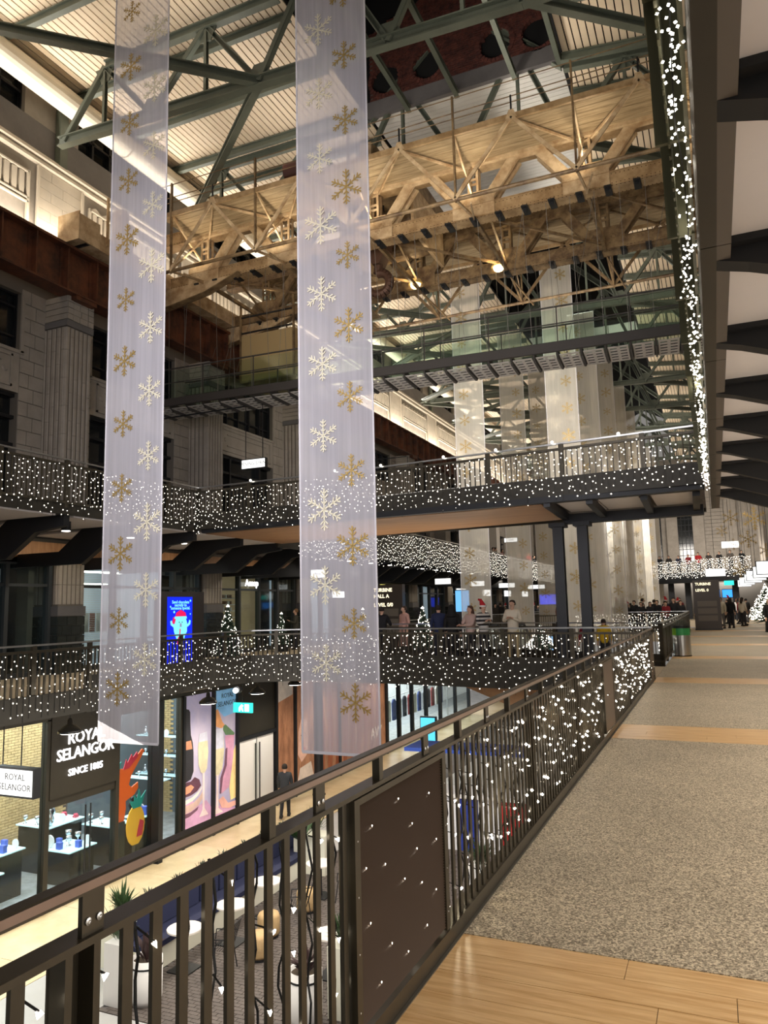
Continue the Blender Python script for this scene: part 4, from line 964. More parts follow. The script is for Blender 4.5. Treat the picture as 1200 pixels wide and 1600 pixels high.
# ================================================================== SNOWFLAKE BANNERS
def flake_mesh(R, depth=0.004, w=0.075):
    m = MB(); dirs = [pi/2+i*pi/3 for i in range(6)]
    def stick(a, b, ww):
        d = Vector((b[0]-a[0], b[1]-a[1])); d.normalize(); n = Vector((-d.y, d.x))*ww/2
        m.prism([(a[0]+n.x, 0, a[1]+n.y), (b[0]+n.x, 0, b[1]+n.y), (b[0]-n.x, 0, b[1]-n.y), (a[0]-n.x, 0, a[1]-n.y)], (0, depth, 0))
    for t in dirs:
        c, s = cos(t), sin(t); stick((0, 0), (c*R, s*R), w*R)
        for q, L in ((0.26, .20), (0.52, .27), (0.74, .24)):
            for sg in (-1, 1):
                a = t+sg*radians(48); stick((c*R*q, s*R*q), (c*R*q+cos(a)*R*L, s*R*q+sin(a)*R*L), w*R*0.8)
    return m.mesh('snowflake')
FL = flake_mesh(0.30); FLP = flake_mesh(0.31)
def banner(xc, Y, ztop, zbot, label, group=None, gold=None, pale=None, mat=SHEER, w=1.22, near=False):
    t = root('snowflake_banner', label, 'banner', (xc, Y, zbot), group)
    n = 10; m = MB(); vs = []; fs = []
    for i in range(n+1):
        x = xc-w/2+w*i/n; vs += [(x, Y+0.006*sin(i*1.9), zbot), (x, Y+0.006*sin(i*1.9), ztop)]
    fs = [(2*i, 2*i+2, 2*i+3, 2*i+1) for i in range(n)]
    m.add(vs, fs); part(m, 'front_sheet', mat, t)
    part(MB().box(xc-w/2-0.012, xc-w/2+0.012, Y-0.006, Y+0.006, zbot, ztop), 'hem', HEM, t)
    part(MB().box(xc+w/2-0.012, xc+w/2+0.012, Y-0.006, Y+0.006, zbot, ztop), 'hem', HEM, t)
    part(MB().box(xc-w/2, xc+w/2, Y-0.007, Y+0.007, zbot-0.02, zbot+0.02), 'bottom_hem', HEM, t)
    part(MB().cyl((xc-w/2, Y, ztop), (xc+w/2, Y, ztop), 0.015, n=8), 'top_rod', STEEL, t)
    for sx in (-1, 1): part(MB().cyl((xc+sx*w*.45, Y, ztop), (xc+sx*w*.45, Y, (22.3+(3.2-abs(xc+6.3))*.54) if w > 1.4 else 17.7), 0.006, n=5), 'hanging_cord', CORDM, t)
    gx, gz = gold; px, pz = pale
    z = gz
    i = 0
    while z > zbot+0.4:
        s = (0.8, 0.95, 0.72, 0.9, 0.78)[i % 5]
        if z < ztop-0.3: put(FL, 'snowflake', GOLD, t, (xc+gx, Y-0.02, z), None, (s, 1, s))
        z -= 1.095; i += 1
    z = pz; i = 0
    while z > zbot+0.4:
        s = (0.85, 0.8, 1.0, 0.9)[i % 4]
        if z < ztop-0.3: put(FLP, 'snowflake', GOLDP, t, (xc+px, Y+(-0.02 if near else 0.012), z), None, (s, 1, s), label='pale snowflake print')
        z -= 1.1; i += 1
    return t
banner(-8.70, 9.50, 15.4, -0.38, 'tall sheer banner nearest on the left, gold snowflakes down its left half', None, (-0.22, 14.68), (0.33, 14.12), near=True)
banner(-4.93, 9.55, 15.4, -0.36, 'tall sheer banner nearest and widest, gold snowflakes down its right half', None, (0.25, 14.58), (-0.20, 14.09), near=True)
lbl1 = ['sheer snowflake banner left of the hook side, first beyond the upper bridge', 'short-topped sheer snowflake banner second from the left beyond the upper bridge']
for i, y in enumerate((28.8, 36.3, 43.2, 50.0)):
    banner(-8.7, y, 15.4, -0.3, lbl1[i] if i < 2 else WORDS[i]+' sheer snowflake banner of the left-hand row, far down behind the black columns', None if i < 2 else 'distant left row of banners', (-0.2 if i % 2 == 0 else .22, 14.68-i*.2), (0.3 if i % 2 == 0 else -.3, 14.1), SHEERW)
for i, y in enumerate((28.9, 35.2, 42.0, 48.2, 54.8, 61.3, 68.0, 74.5)):
    banner(-4.95, y, 15.4, -0.3, 'wide pale snowflake banner above the upper bridge, nearest of the right-hand row' if i == 0 else WORDS[i]+' sheer snowflake banner in the receding right-hand row beyond the upper bridge', None if i == 0 else 'receding right row of banners', (0.2 if i % 2 == 0 else -.22, 14.68-i*.17), (-0.25 if i % 2 == 0 else .3, 14.1), SHEERW)
for i, (x, y) in enumerate(((-6.5, 58), (-7.3, 63), (-5.9, 70.0), (-5.2, 76))):
    banner(x, y, 15.4, 0.4, WORDS[i]+' of the broad sheer banners in the bright cluster above the crowd', 'cluster of banners above the crowd', (0.2, 14.3-i*.3), (-0.25, 13.9), SHEERW, 1.5)
# loose gold snowflakes hanging at the right
for i, (x, y, z, s, lb) in enumerate(((2.05, 41, 5.6, 2.0, 'large gold snowflake hanging at the far right, highest and biggest'), (1.9, 46, 4.95, 1.7, 'gold snowflake hanging just below the biggest one'), (2.75, 46, 4.3, 1.3, 'gold snowflake hanging in front of the striped stone wall at the right edge'),
      (1.2, 50, 6.6, 1.7, 'gold snowflake hanging just under the right end of the upper bridge'), (1.35, 45, 3.2, 1.5, 'gold snowflake hanging over the far lit bridge'), (0.6, 46, 5.5, 1.1, 'small gold snowflake hanging against the far stone wall, left of the others'), (1.3, 52, 5.1, 1.3, 'gold snowflake hanging beside the far lit bridge handrail'))):
    t = root('hanging_snowflake', lb, 'snowflake', (x, y, z), None)
    put(FL, 'flake', GOLD, t, (x, y, z), None, (s*1.0, 4, s*1.0)); part(MB().cyl((x, y, z+0.3*s), (x, y, 17.72-(x+3)*.118), 0.004, n=4), 'thread', CORDM, t)
# ================================================================== GROUND FLOOR SHOPS
SX = -14.35
def post_box(y0, y1, z0, z1, name, parent, m=DARK, x0=-14.45, x1=-14.27): return part(MB().box(x0, x1, y0, y1, z0, z1), name, m, parent)
SF = root('jewellery_shopfront', 'glazed ground-floor shopfront with dark frames and a lit pewter display inside', 'shopfront', (SX, 15.5, -5))
for a, b, z0 in ((8.0, 8.12, -5), (13.0, 13.13, -5), (15.2, 15.32, -5), (17.72, 17.86, -5)): post_box(a, b, z0, -0.75, 'mullion', SF)
post_box(16.62, 16.8, -5, -0.75, 'black_pier', SF, BLACK, -14.5, -14.1)
post_box(4, 17.86, -5.0, -4.82, 'kick_plate', SF); post_box(4, 26, -0.78, -0.45, 'header', SF)
post_box(15.32, 16.6, -0.95, -0.8, 'transom', SF)
for a, b in ((4, 8.0), (8.12, 13.0), (15.32, 16.62), (16.8, 17.72)): part(MB().box(-14.37, -14.35, a, b, -4.82, -0.78), 'glass_pane', GLASS, SF)
part(MB().box(-14.37, -14.35, 13.14, 14.3, -4.95, -2.75), 'door_leaf', GLASS, SF); part(MB().box(-14.37, -14.35, 14.3, 15.2, -4.95, -2.75), 'door_leaf', GLASS, SF)
for y in (14.22, 14.38): part(MB().cyl((-14.28, y, -4.6), (-14.28, y, -2.9), 0.02, n=8), 'door_pull', BLACK, SF)
part(MB().box(-14.48, -14.3, 13.13, 15.2, -2.75, -2.55), 'door_head', DARK, SF)
SP = root('shop_sign_panel', 'dark fascia panel with white letters ROYAL SELANGOR SINCE 1885', 'sign', (-14.3, 14.1, -2.55))
part(MB().box(-14.34, -14.25, 13.1, 15.3, -2.55, -0.45), 'backboard', DARK, SP)
for s, z, h, sp in (('ROYAL', -1.27, 0.37, 1.0), ('SELANGOR', -1.62, 0.37, 0.95), ('SINCE 1885', -2.05, 0.22, 1.0)):
    part(text_mesh(s, h, (0, 1, 0), (0, 0, 1), (-14.23, 14.15, z), 0.010, 'CENTER', 0.004, sp), 'letters', LETW, SP)
HS = root('projecting_sign', 'white lit box sign reading ROYAL SELANGOR at the left edge', 'sign', (-12.7, 10.9, -1.8))
part(MB().box(-13.10, -12.06, 10.70, 10.86, -1.80, -1.24), 'sign_case', BLACK, HS); part(MB().box(-13.06, -12.10, 10.69, 10.70, -1.76, -1.28), 'lit_face', SIGNW, HS)
for s, z in (('ROYAL', -1.42), ('SELANGOR', -1.61)): part(text_mesh(s, 0.17, (1, 0, 0), (0, 0, 1), (-12.55, 10.685, z), 0.002), 'letters', M('ink_black', (20, 20, 24), 0.8), HS)
for x in (-13.0, -12.5): part(MB().cyl((x, 10.78, -1.22), (x, 10.78, -0.45), 0.012, n=6), 'hanger', BLACK, HS)
INK = MC['ink_black']
# poster window: bottle, glasses and platter
PW = root('poster_window', 'large shop window poster of a bottle and two sparkling wine glasses', 'poster', (-14.3, 19.2, -4.8))
PV = M('poster_lilac', (150, 150, 196), 0.6, 0, (0.5, 1), None, 0.10, (196, 186, 206))
part(MB().box(-14.36, -14.32, 17.9, 20.5, -4.8, -0.78), 'print_ground', PV, PW)
def pq(pts, name, m, parent, x=-14.315): return part(MB().prism([(x, a, b) for a, b in pts], (0.003, 0, 0)), name, m, parent)
pk = lambda n, c, e=0.12: M(n, c, 0.6, 0, (1.5, .25), None, e)
PCOL = {'print_pink': (206, 160, 196), 'print_platter': (240, 224, 216), 'print_cream2': (206, 176, 166), 'print_plum2': (112, 76, 96), 'print_plum': (92, 58, 74), 'print_peach': (222, 150, 120), 'print_bottle': (44, 44, 50), 'print_copper': (206, 140, 108), 'print_wine': (214, 204, 170), 'print_stem': (236, 214, 214), 'print_clear': (206, 206, 222), 'print_orange': (222, 158, 106), 'print_green': (92, 122, 86), 'print_mauve': (204, 150, 178), 'print_gold': (250, 214, 150), 'print_rose': (226, 170, 158), 'print_blue': (128, 184, 232)}
for nm, cn, xx, pts in (
    ('pink_drape', 'print_pink', -14.3140, [(17.86, -4.39), (17.85, -3.86), (18.18, -3.73), (18.66, -3.99), (18.96, -3.91), (19.24, -4.20), (19.69, -4.24), (20.50, -4.51), (20.50, -4.31), (20.50, -4.95), (20.50, -5.24), (18.32, -5.01), (17.87, -5.05)]),
    ('platter_rim', 'print_platter', -14.3120, [(17.84, -3.65), (18.01, -3.71), (18.30, -3.69), (18.59, -3.59), (18.77, -3.47), (18.74, -3.54), (18.56, -3.70), (18.30, -3.80), (18.01, -3.83), (17.84, -3.81)]),
    ('platter', 'print_cream2', -14.3110, [(17.84, -3.81), (18.07, -3.87), (18.36, -3.85), (18.66, -3.73), (18.83, -3.59), (18.81, -3.81), (18.60, -3.97), (18.28, -4.07), (17.85, -4.09)]),
    ('platter_shade', 'print_plum2', -14.3100, [(17.85, -4.09), (18.25, -4.09), (18.60, -4.01), (18.54, -4.10), (18.19, -4.20), (17.85, -4.21)]),
    ('plum_fruit', 'print_plum', -14.3090, [(17.87, -3.48), (17.86, -3.27), (18.03, -3.22), (18.23, -3.23), (18.41, -3.14), (18.62, -3.25), (18.71, -3.44), (18.53, -3.56), (18.24, -3.62), (17.98, -3.62)]),
    ('peach_fruit', 'print_peach', -14.3080, [(17.89, -3.45), (18.01, -3.34), (18.24, -3.32), (18.38, -3.42), (18.21, -3.53), (18.01, -3.55)]),
    ('bottle', 'print_bottle', -14.3070, [(17.91, -1.21), (18.00, -1.15), (18.11, -1.18), (18.17, -1.26), (18.18, -1.57), (18.21, -1.91), (18.30, -2.14), (18.34, -2.42), (18.35, -2.96), (18.23, -3.17), (17.86, -3.24), (17.85, -2.33), (17.87, -2.07), (17.92, -1.86)]),
    ('bottle_foil', 'print_copper', -14.3050, [(17.87, -2.07), (18.22, -2.07), (18.28, -2.32), (17.87, -2.30)]),
    ('flute_glass', 'print_wine', -14.3060, [(18.60, -1.95), (18.97, -1.93), (19.04, -2.54), (18.98, -3.00), (18.83, -3.15), (18.68, -3.05), (18.58, -2.83), (18.55, -2.36)]),
    ('flute_stem', 'print_stem', -14.3045, [(18.77, -3.10), (18.86, -3.10), (18.87, -4.11), (19.06, -4.34), (18.63, -4.32), (18.78, -4.13)]),
    ('flute_rim', 'print_clear', -14.3040, [(18.60, -1.95), (18.97, -1.93), (19.00, -2.20), (18.57, -2.18)]),
    ('flute_glass', 'print_wine', -14.3060, [(19.28, -1.94), (19.77, -1.94), (19.84, -2.59), (19.75, -3.15), (19.55, -3.36), (19.39, -3.30), (19.30, -3.13)]),
    ('flute_stem', 'print_stem', -14.3045, [(19.46, -3.30), (19.55, -3.30), (19.56, -4.28), (19.79, -4.45), (19.31, -4.44), (19.43, -4.29)]),
    ('flute_rim', 'print_clear', -14.3040, [(19.28, -1.94), (19.77, -1.94), (19.81, -2.55), (19.29, -2.53)]),
    ('orange_sleeve', 'print_orange', -14.3055, [(19.31, -1.40), (19.50, -1.34), (19.74, -1.76), (19.87, -1.88), (19.70, -1.95), (19.44, -1.87), (19.34, -1.71)]),
    ('green_neck', 'print_green', -14.3035, [(19.80, -1.89), (19.90, -1.86), (20.38, -2.19), (20.35, -2.25), (19.91, -2.18), (19.77, -2.00)]),
    ('mauve_fold', 'print_mauve', -14.3065, [(19.87, -2.21), (20.38, -2.21), (20.32, -2.87), (20.22, -3.34), (20.08, -3.79), (19.72, -3.90), (19.62, -3.50), (19.85, -3.07), (19.94, -2.61)]),
    ('dark_fold', 'print_plum2', -14.3060, [(19.91, -2.60), (20.01, -2.58), (19.98, -3.10), (19.78, -3.44), (19.69, -3.90), (19.62, -3.88), (19.65, -3.43), (19.85, -3.09)]),
    ('gold_glow', 'print_gold', -14.3075, [(20.25, -2.86), (20.49, -2.51), (20.50, -4.18), (20.19, -4.20), (20.12, -3.80), (20.22, -3.34)]),
    ('rose_ribbon', 'print_rose', -14.3030, [(19.56, -4.06), (19.79, -3.99), (20.05, -4.25), (20.50, -4.27), (20.50, -4.41), (20.12, -4.42), (19.72, -4.32)]),
    ('blue_sky', 'print_blue', -14.3085, [(19.27, -0.74), (20.48, -0.71), (20.49, -1.55), (19.83, -1.62), (19.50, -1.34), (19.28, -1.39)]),
    ): pq(pts, nm, pk(cn, PCOL[cn], .02 if cn == "print_bottle" else .14), PW, xx)
for s, z in (('ROYAL', -0.98), ('SELANGOR', -1.22)): part(text_mesh(s, 0.2, (0, 1, 0), (0, 0, 1), (-14.30, 20.0, z), 0.002), 'letters', INK, PW)
for y in (17.84, 19.25, 20.5): part(MB().box(-14.42, -14.22, y-0.05, y+0.05, -5, -0.78), 'mullion', BLACK, PW)
part(MB().box(-14.42, -14.26, 17.8, 20.5, -5, -4.8), 'kick_plate', DARK, PW)
# white doors
WD = root('white_double_door', 'pair of white ground-floor doors with dark pull bars', 'door', (-14.3, 21.6, -5))
part(MB().box(-14.40, -14.30, 20.55, 22.75, -2.45, -0.78), 'overpanel', DARK, WD)
for a, b in ((20.62, 21.6), (21.68, 22.66)):
    o = part(MB().box(-14.36, -14.30, a, b, -4.95, -2.5), 'door_leaf', WHITE, WD); yy = b-0.08 if a < 21 else a+0.08
    part(MB().cyl((-14.26, yy, -4.6), (-14.26, yy, -2.7), 0.02, n=8), 'pull_bar', BLACK, o)
part(MB().box(-14.40, -14.25, 20.5, 22.8, -2.52, -2.40), 'door_head', BLACK, WD)
# second poster window: red-haired figure
P2 = root('poster_window', 'shop window poster with swirling red-brown hair and a pale face', 'poster', (-14.3, 25.5, -4.8))
part(MB().box(-14.36, -14.32, 22.85, 32.3, -4.8, -0.78), 'print_ground', M('print_hair', (196, 140, 104), 0.6, 0, (1.1, 1), None, 0.10, (128, 84, 60), (1, 2.2, 0.8)), P2)
pq([(22.9, -1.6), (24.0, -1.4), (24.0, -0.8), (22.9, -0.8)], 'pale_sky', pk('print_pale', (206, 196, 186)), P2)
pq([(24.35, -3.6), (24.6, -3.9), (25.0, -3.7), (25.15, -3.0), (25.0, -2.45), (24.6, -2.35), (24.4, -2.8)], 'face', pk('print_skin', (222, 178, 158)), P2)
pq([(24.2, -4.8), (24.5, -4.1), (25.3, -4.0), (25.6, -4.8)], 'shoulder', pk('print_shirt', (226, 206, 190)), P2)
for yy, zz in ((24.62, -2.95), (24.9, -2.98)): pq([(yy-.07, zz), (yy, zz+.03), (yy+.07, zz), (yy, zz-.03)], 'eye', INK, P2, -14.311)
pq([(24.68, -3.45), (24.82, -3.40), (24.94, -3.46), (24.82, -3.52)], 'lips', pk('print_lips', (180, 80, 80)), P2, -14.311)
for i in range(9):
    y = 26+i*0.65; pq([(y, -4.8), (y+0.3, -4.8), (y+0.5, -3.2), (y+0.2, -1.2), (y+0.05, -3.0)], 'hair_lock', pk('print_lock', (150, 84, 54)), P2, -14.312)
part(text_mesh('AW', 0.7, (0, 1, 0), (0, 0, 1), (-14.30, 31.2, -3.9), 0.002), 'letters', M('print_cream', (240, 226, 206), 0.6, emis=0.2), P2)
for y in (22.82, 24.1, 27.6, 32.3): part(MB().box(-14.42, -14.22, y-0.05, y+0.05, -5, -0.78), 'mullion', BLACK, P2)
part(MB().box(-14.42, -14.26, 22.8, 32.3, -5, -4.8), 'kick_plate', DARK, P2)
t = root('column', 'thick black round column in front of the poster windows, left of the wide banner foot', 'column', (-13.6, 24.6, -5)); part(MB().cyl((-13.6, 24.6, -5), (-13.6, 24.6, -0.45), 0.17, n=16), 'shaft', BLACK, t); part(MB().cyl((-13.6, 24.6, -5), (-13.6, 24.6, -4.96), 0.24, n=16), 'base_ring', BLACK, t)
# clothes shop
CS = root('clothes_shopfront', 'bright clothes shopfront with dark mullions beyond the second poster', 'shopfront', (-14.3, 38, -5))
for y in (32.4, 33.9, 35.6, 37.6, 39.8, 42.4, 45): post_box(y, y+0.16, -5, -0.78, 'mullion', CS, BLACK)
post_box(32.4, 45.1, -5, -4.85, 'kick_plate', CS, DARK); post_box(26, 62, -0.78, -0.45, 'header', CS)
for a, b in ((32.56, 33.9), (34.06, 35.6), (35.76, 37.6), (37.76, 39.8), (39.96, 42.4), (42.56, 45)): part(MB().box(-14.37, -14.35, a, b, -4.85, -0.78), 'glass_pane', GLASS, CS)
part(text_mesh('18A', 0.8, (0, 1, 0), (0, 0, 1), (-14.25, 41.6, -1.9), 0.01), 'letters', INK, CS)
struct(MB().box(-18.3, -18.2, 26, 64, -5, -0.5), 'wall_left', M('shop_white_wall_glowing', (222, 222, 220), 0.6, emis=0.35))  # wall emission added so the shop interior looks brightly lit
for i in range(16):
    y = 32.6+i*0.72; c = [(60, 80, 140), (170, 170, 176), (40, 44, 60), (150, 60, 60), (220, 214, 204)][i % 5]
    t = root('hanging_garment', ['blue', 'grey', 'navy', 'red', 'cream'][i % 5]+' garment on the clothes shop rail, '+LR_[i]+' along', 'clothes', (-15.6, y, -4.1), ['blue', 'grey', 'navy', 'red', 'cream'][i % 5]+' garments in the shop')
    part(MB().prism([(-15.6, y-.2, -4.1), (-15.6, y+.2, -4.1), (-15.6, y+.24, -3.2), (-15.6, y+.08, -3.05), (-15.6, y-.08, -3.05), (-15.6, y-.24, -3.2)], (0.08, 0, 0)), 'cloth', M('cloth_%d' % (i % 5), c, 0.9), t)
    part(MB().cyl((-15.56, y, -3.05), (-15.56, y, -2.9), 0.008, n=5), 'hanger_hook', STEEL, t)
thing(MB().cyl((-15.56, 32.3, -2.9), (-15.56, 44.6, -2.9), 0.02, n=8).box(-15.6, -15.52, 32.3, 32.36, -5, -2.9).box(-15.6, -15.52, 44.5, 44.56, -5, -2.9), 'clothes_rail', STEEL, 'long steel clothes rail inside the bright shop', 'rail')
WSH = root('shoe_wall', 'wall shelves with rows of shoes inside the clothes shop', 'shelf', (-18.0, 35, -4.5))
part(MB().box(-18.15, -18.1, 28, 36.5, -5, -0.8), 'back_panel', BLACK, WSH)
for r in range(8):
    s = part(MB().box(-18.1, -17.8, 28, 36.5, -4.4+r*0.45, -4.37+r*0.45), 'shelf_board', STEEL, WSH)
sh = MB()
for r in range(8):
    for i in range(34): sh.box(-18.05, -17.85, 28.1+i*0.25, 28.25+i*0.25, -4.37+r*0.45, -4.27+r*0.45)
part(sh, 'shoes', M('shoe_white', (214, 216, 220), 0.5, 0, (3, .6)), WSH, None, 'stuff')

# ---- inside the pewter shop
SHB = struct(MB().box(-18.3, -18.2, 4, 17.4, -5, -0.5), 'wall_left', MORTAR)
bk = MB(); z = -5.0; r = 0
while z < -0.6:
    y = 8+(0.11 if r % 2 else 0)
    while y < 17.2: bk.box(-18.2, -18.17, y, y+0.21, z, z+0.065); y += 0.222
    z += 0.075; r += 1
part(bk, 'bricks', M('yellow_stock_brick', (206, 174, 122), 0.8, 0, (4, .2)), SHB, None, 'stuff')
bk = MB(); z = -5.0; r = 0   # return wall of brick facing the door
while z < -0.6:
    x = -18.1+(0.11 if r % 2 else 0)
    while x < -17.4: bk.box(x, x+0.21, 20.97, 21.0, z, z+0.065); x += 0.222
    z += 0.075; r += 1
SH2 = struct(MB().box(-18.3, -14.5, 21.0, 21.15, -5, -0.5), 'wall_partition', M('grey_partition', (104, 112, 116), 0.6))
part(bk, 'bricks', MC['yellow_stock_brick'], SH2, None, 'stuff')
struct(MB().box(-18.3, -18.2, 17.4, 21.0, -5, -0.5), 'wall_left', MC['grey_partition'])
struct(MB().box(-18.3, -14.4, 4, 26, -0.5, -0.46), 'ceiling', M('shop_ceiling', (150, 152, 156), 0.8))
BGL = M('black_gloss', (20, 22, 26), 0.15); ICE = M('lit_glass_top', (196, 226, 232), 0.1, emis=0.55)
TBL = [(-15.4, 12.0, 0.9, 1.1, 0.95, 'black plinth with a lit glass top by the door mullion'), (-16.3, 13.3, 1.1, 1.0, 1.05, 'black plinth with a lit glass top in the middle of the pewter shop'),
       (-15.5, 14.9, 1.0, 0.9, 0.8, 'low black plinth just inside the open shop door'), (-16.8, 15.5, 1.2, 1.2, 1.15, 'black plinth with a lit top at the back of the pewter shop'),
       (-15.6, 16.3, 1.1, 0.7, 1.0, 'black plinth behind the black pier of the shop window'), (-15.2, 10.6, 0.7, 0.8, 1.2, 'tall plinth with glasses at the left edge of the shop window'), (-16.6, 10.8, 1.0, 1.0, 1.3, 'dark display table by the yellow brick wall'), (-15.0, 17.4-0.55, 0.6, 0.5, 1.1, 'dark plinth with a small gold figure behind the window')]
PEW = M('polished_pewter', (206, 210, 214), 0.18, 0.8); BLU = M('blue_boxware', (74, 96, 190), 0.5); RED = M('red_boxware', (196, 60, 84), 0.5)
PN = ['plinth by the door mullion', 'plinth in mid-shop', 'low plinth inside the door', 'plinth at the back of the shop', 'plinth behind the black pier', 'tall plinth at the window edge', 'table by the yellow brick wall', 'small plinth behind the window']
def item(kind, x, y, z, s=1.0, where='on a lit display top in the pewter shop'):
    if kind == 0: mb = MB().lathe([(0.05, 0), (0.05, .01), (0.012, .03), (0.012, .09), (0.055, .13), (0.06, .2)], (0, 0, 0), 12); nm, m, lb = 'goblet', PEW, 'silver goblet '+where
    elif kind == 1: mb = MB().lathe([(0.04, 0), (0.09, .08), (0.05, .2), (0.03, .26), (0.05, .3)], (0, 0, 0), 12); nm, m, lb = 'vase', PEW, 'silver vase '+where
    elif kind == 2: mb = MB().prism([(0.11*cos(a*pi/8), -0.01, 0.12+0.11*sin(a*pi/8)) for a in range(16)], (0, 0.02, 0)).box(-.04, .04, -.03, .03, 0, .02); nm, m, lb = 'plate', WHITE, 'upright white plate '+where
    elif kind == 3: mb = MB().box(-.07, .07, -.05, .05, 0, .16).box(-.072, .072, -.052, .052, .12, .165); nm, m, lb = 'gift_box', BLU, 'blue gift box '+where
    elif kind == 4: mb = MB().lathe([(0.07, 0), (0.08, .03), (0.05, .12), (0.08, .2), (0.05, .26), (0.03, .28)], (0, 0, 0), 10).ball((0, 0, .33), .05, 10, 6); nm, m, lb = 'bust_figurine', BGL, 'dark bust figurine '+where
    else: mb = MB().box(-.06, .06, -.06, .06, 0, .05).lathe([(0.05, .05), (0.07, .08), (0.05, .1)], (0, 0, 0), 10); nm, m, lb = 'trinket_box', RED, 'red trinket box '+where
    mb.v = [(a*s+x, b*s+y, c*s+z) for a, b, c in mb.v]
    thing(mb, nm, m, lb, 'ornament', nm.replace('_', ' ')+'s in the pewter shop', True if kind in (0, 1, 4) else False)
for x, y, sx, sy, h, lb in TBL:
    t = root('display_plinth', lb, 'plinth', (x, y, -5)); part(MB().box(x-sx/2+.05, x+sx/2-.05, y-sy/2+.05, y+sy/2-.05, -5, -5+h), 'plinth_body', BGL, t); part(MB().box(x-sx/2, x+sx/2, y-sy/2, y+sy/2, -5+h, -4.97+h), 'lit_top', ICE, t)
    for i in range(3):
        for j in range(3 if sy > .8 else 2):
            if random.random() < 0.85: item(random.choice([0, 0, 1, 2, 3, 3, 4, 5]), x-sx/2+0.17+i*(sx-.34)/2, y-sy/2+0.15+j*(sy-.3)/(2 if sy > .8 else 1), -4.97+h, random.uniform(.9, 1.4), '%s-%s on the %s' % (('back', 'middle', 'front')[i], ('left', 'centre', 'right')[j], PN[TBL.index((x, y, sx, sy, h, lb))]))
for i, (z, y0) in enumerate(((-3.5, 19.6), (-2.9, 19.6), (-3.2, 17.9), (-2.3, 19.6))):
    t = root('wall_shelf', ['lower glass shelf of the pewter shop back corner', 'middle glass shelf of the pewter shop back corner', 'glass shelf on the back wall seen through the open door', 'upper glass shelf of the pewter shop back corner'][i], 'shelf', (-16.5, y0, z))
    part(MB().box(-17.6, -15.0, y0, y0+0.3, z, z+0.02), 'glass_board', ICE, t); part(MB().box(-17.6, -15.0, y0+.3, y0+0.33, z-.05, z+0.05), 'rail', DARK, t)
    for j in range(6): item(random.choice([0, 1, 2, 0]), -17.3+j*0.42, y0+0.12, z+0.02, 0.9, '%s from the left on the %s' % (LR_[j] if j else 'first', ('lower back-corner shelf', 'middle back-corner shelf', 'shelf seen through the door', 'upper back-corner shelf')[i]))
# orange animal and pineapple window stickers (cut-out boards)
OR = M('orange_board', (232, 92, 30), 0.5, emis=0.15); TE = M('teal_board', (40, 140, 130), 0.5, emis=.1); YE2 = M('yellow_board', (240, 170, 40), 0.5, emis=.15); CRM = M('crimson_board', (206, 44, 66), 0.5, emis=.1)
t = root('deer_cutout', 'bright orange animal-shaped board standing in the shop window', 'cutout', (-14.6, 15.75, -3.6))
part(MB().prism([(-14.6, 15.45+a*0.9, -3.75+b*1.45) for a, b in ((0.12, 0), (0.42, 0.0), (0.5, .22), (0.48, .35), (0.85, .42), (1.0, .52), (0.98, .62), (0.72, .56), (0.6, .62), (0.7, .78), (1.25, 1.16), (1.15, 1.2), (0.5, .92), (0.1, .95), (0.0, .7), (0.1, .45))], (0.03, 0, 0)), 'orange_body', OR, t)
part(MB().prism([(-14.56, 15.75+a, -2.42+b) for a, b in ((0, 0), (.2, 0), (.55, .25), (.5, .38), (.35, .25), (.3, .35), (.15, .15), (.1, .25))], (0.02, 0, 0)), 'crimson_crest', CRM, t)
part(MB().prism([(-14.56, 15.42+a, -2.45+b) for a, b in ((0, 0), (.18, 0), (.25, .25), (.15, .2), (.1, .38), (.05, .2), (-.02, .25))], (0.02, 0, 0)), 'teal_leaves', TE, t)
part(MB().box(-14.62, -14.5, 15.6, 15.8, -5, -3.72), 'stand', DARK, t)
t = root('pineapple_cutout', 'yellow pineapple-shaped board with teal leaves at the foot of the shop window', 'cutout', (-14.6, 16.35, -4.6))
part(MB().prism([(-14.6, 16.28+0.34*cos(a*pi/8), -3.95+0.52*sin(a*pi/8)) for a in range(16)], (0.03, 0, 0)), 'yellow_body', YE2, t)
part(MB().prism([(-14.56, 16.28+a, -3.5+b) for a, b in ((-.14, 0), (.16, 0), (.34, .38), (.14, .22), (.08, .46), (0, .22), (-.12, .36), (-.1, .18), (-.28, .22))], (0.02, 0, 0)), 'teal_leaves', TE, t)
part(MB().prism([(-14.56, 16.3+a, -4.25+b) for a, b in ((0, 0), (.2, 0), (.26, .35), (.12, .42), (.05, .2))], (0.02, 0, 0)), 'crimson_patch', CRM, t)
part(MB().box(-14.62, -14.5, 16.2, 16.36, -5, -4.44), 'stand', DARK, t)

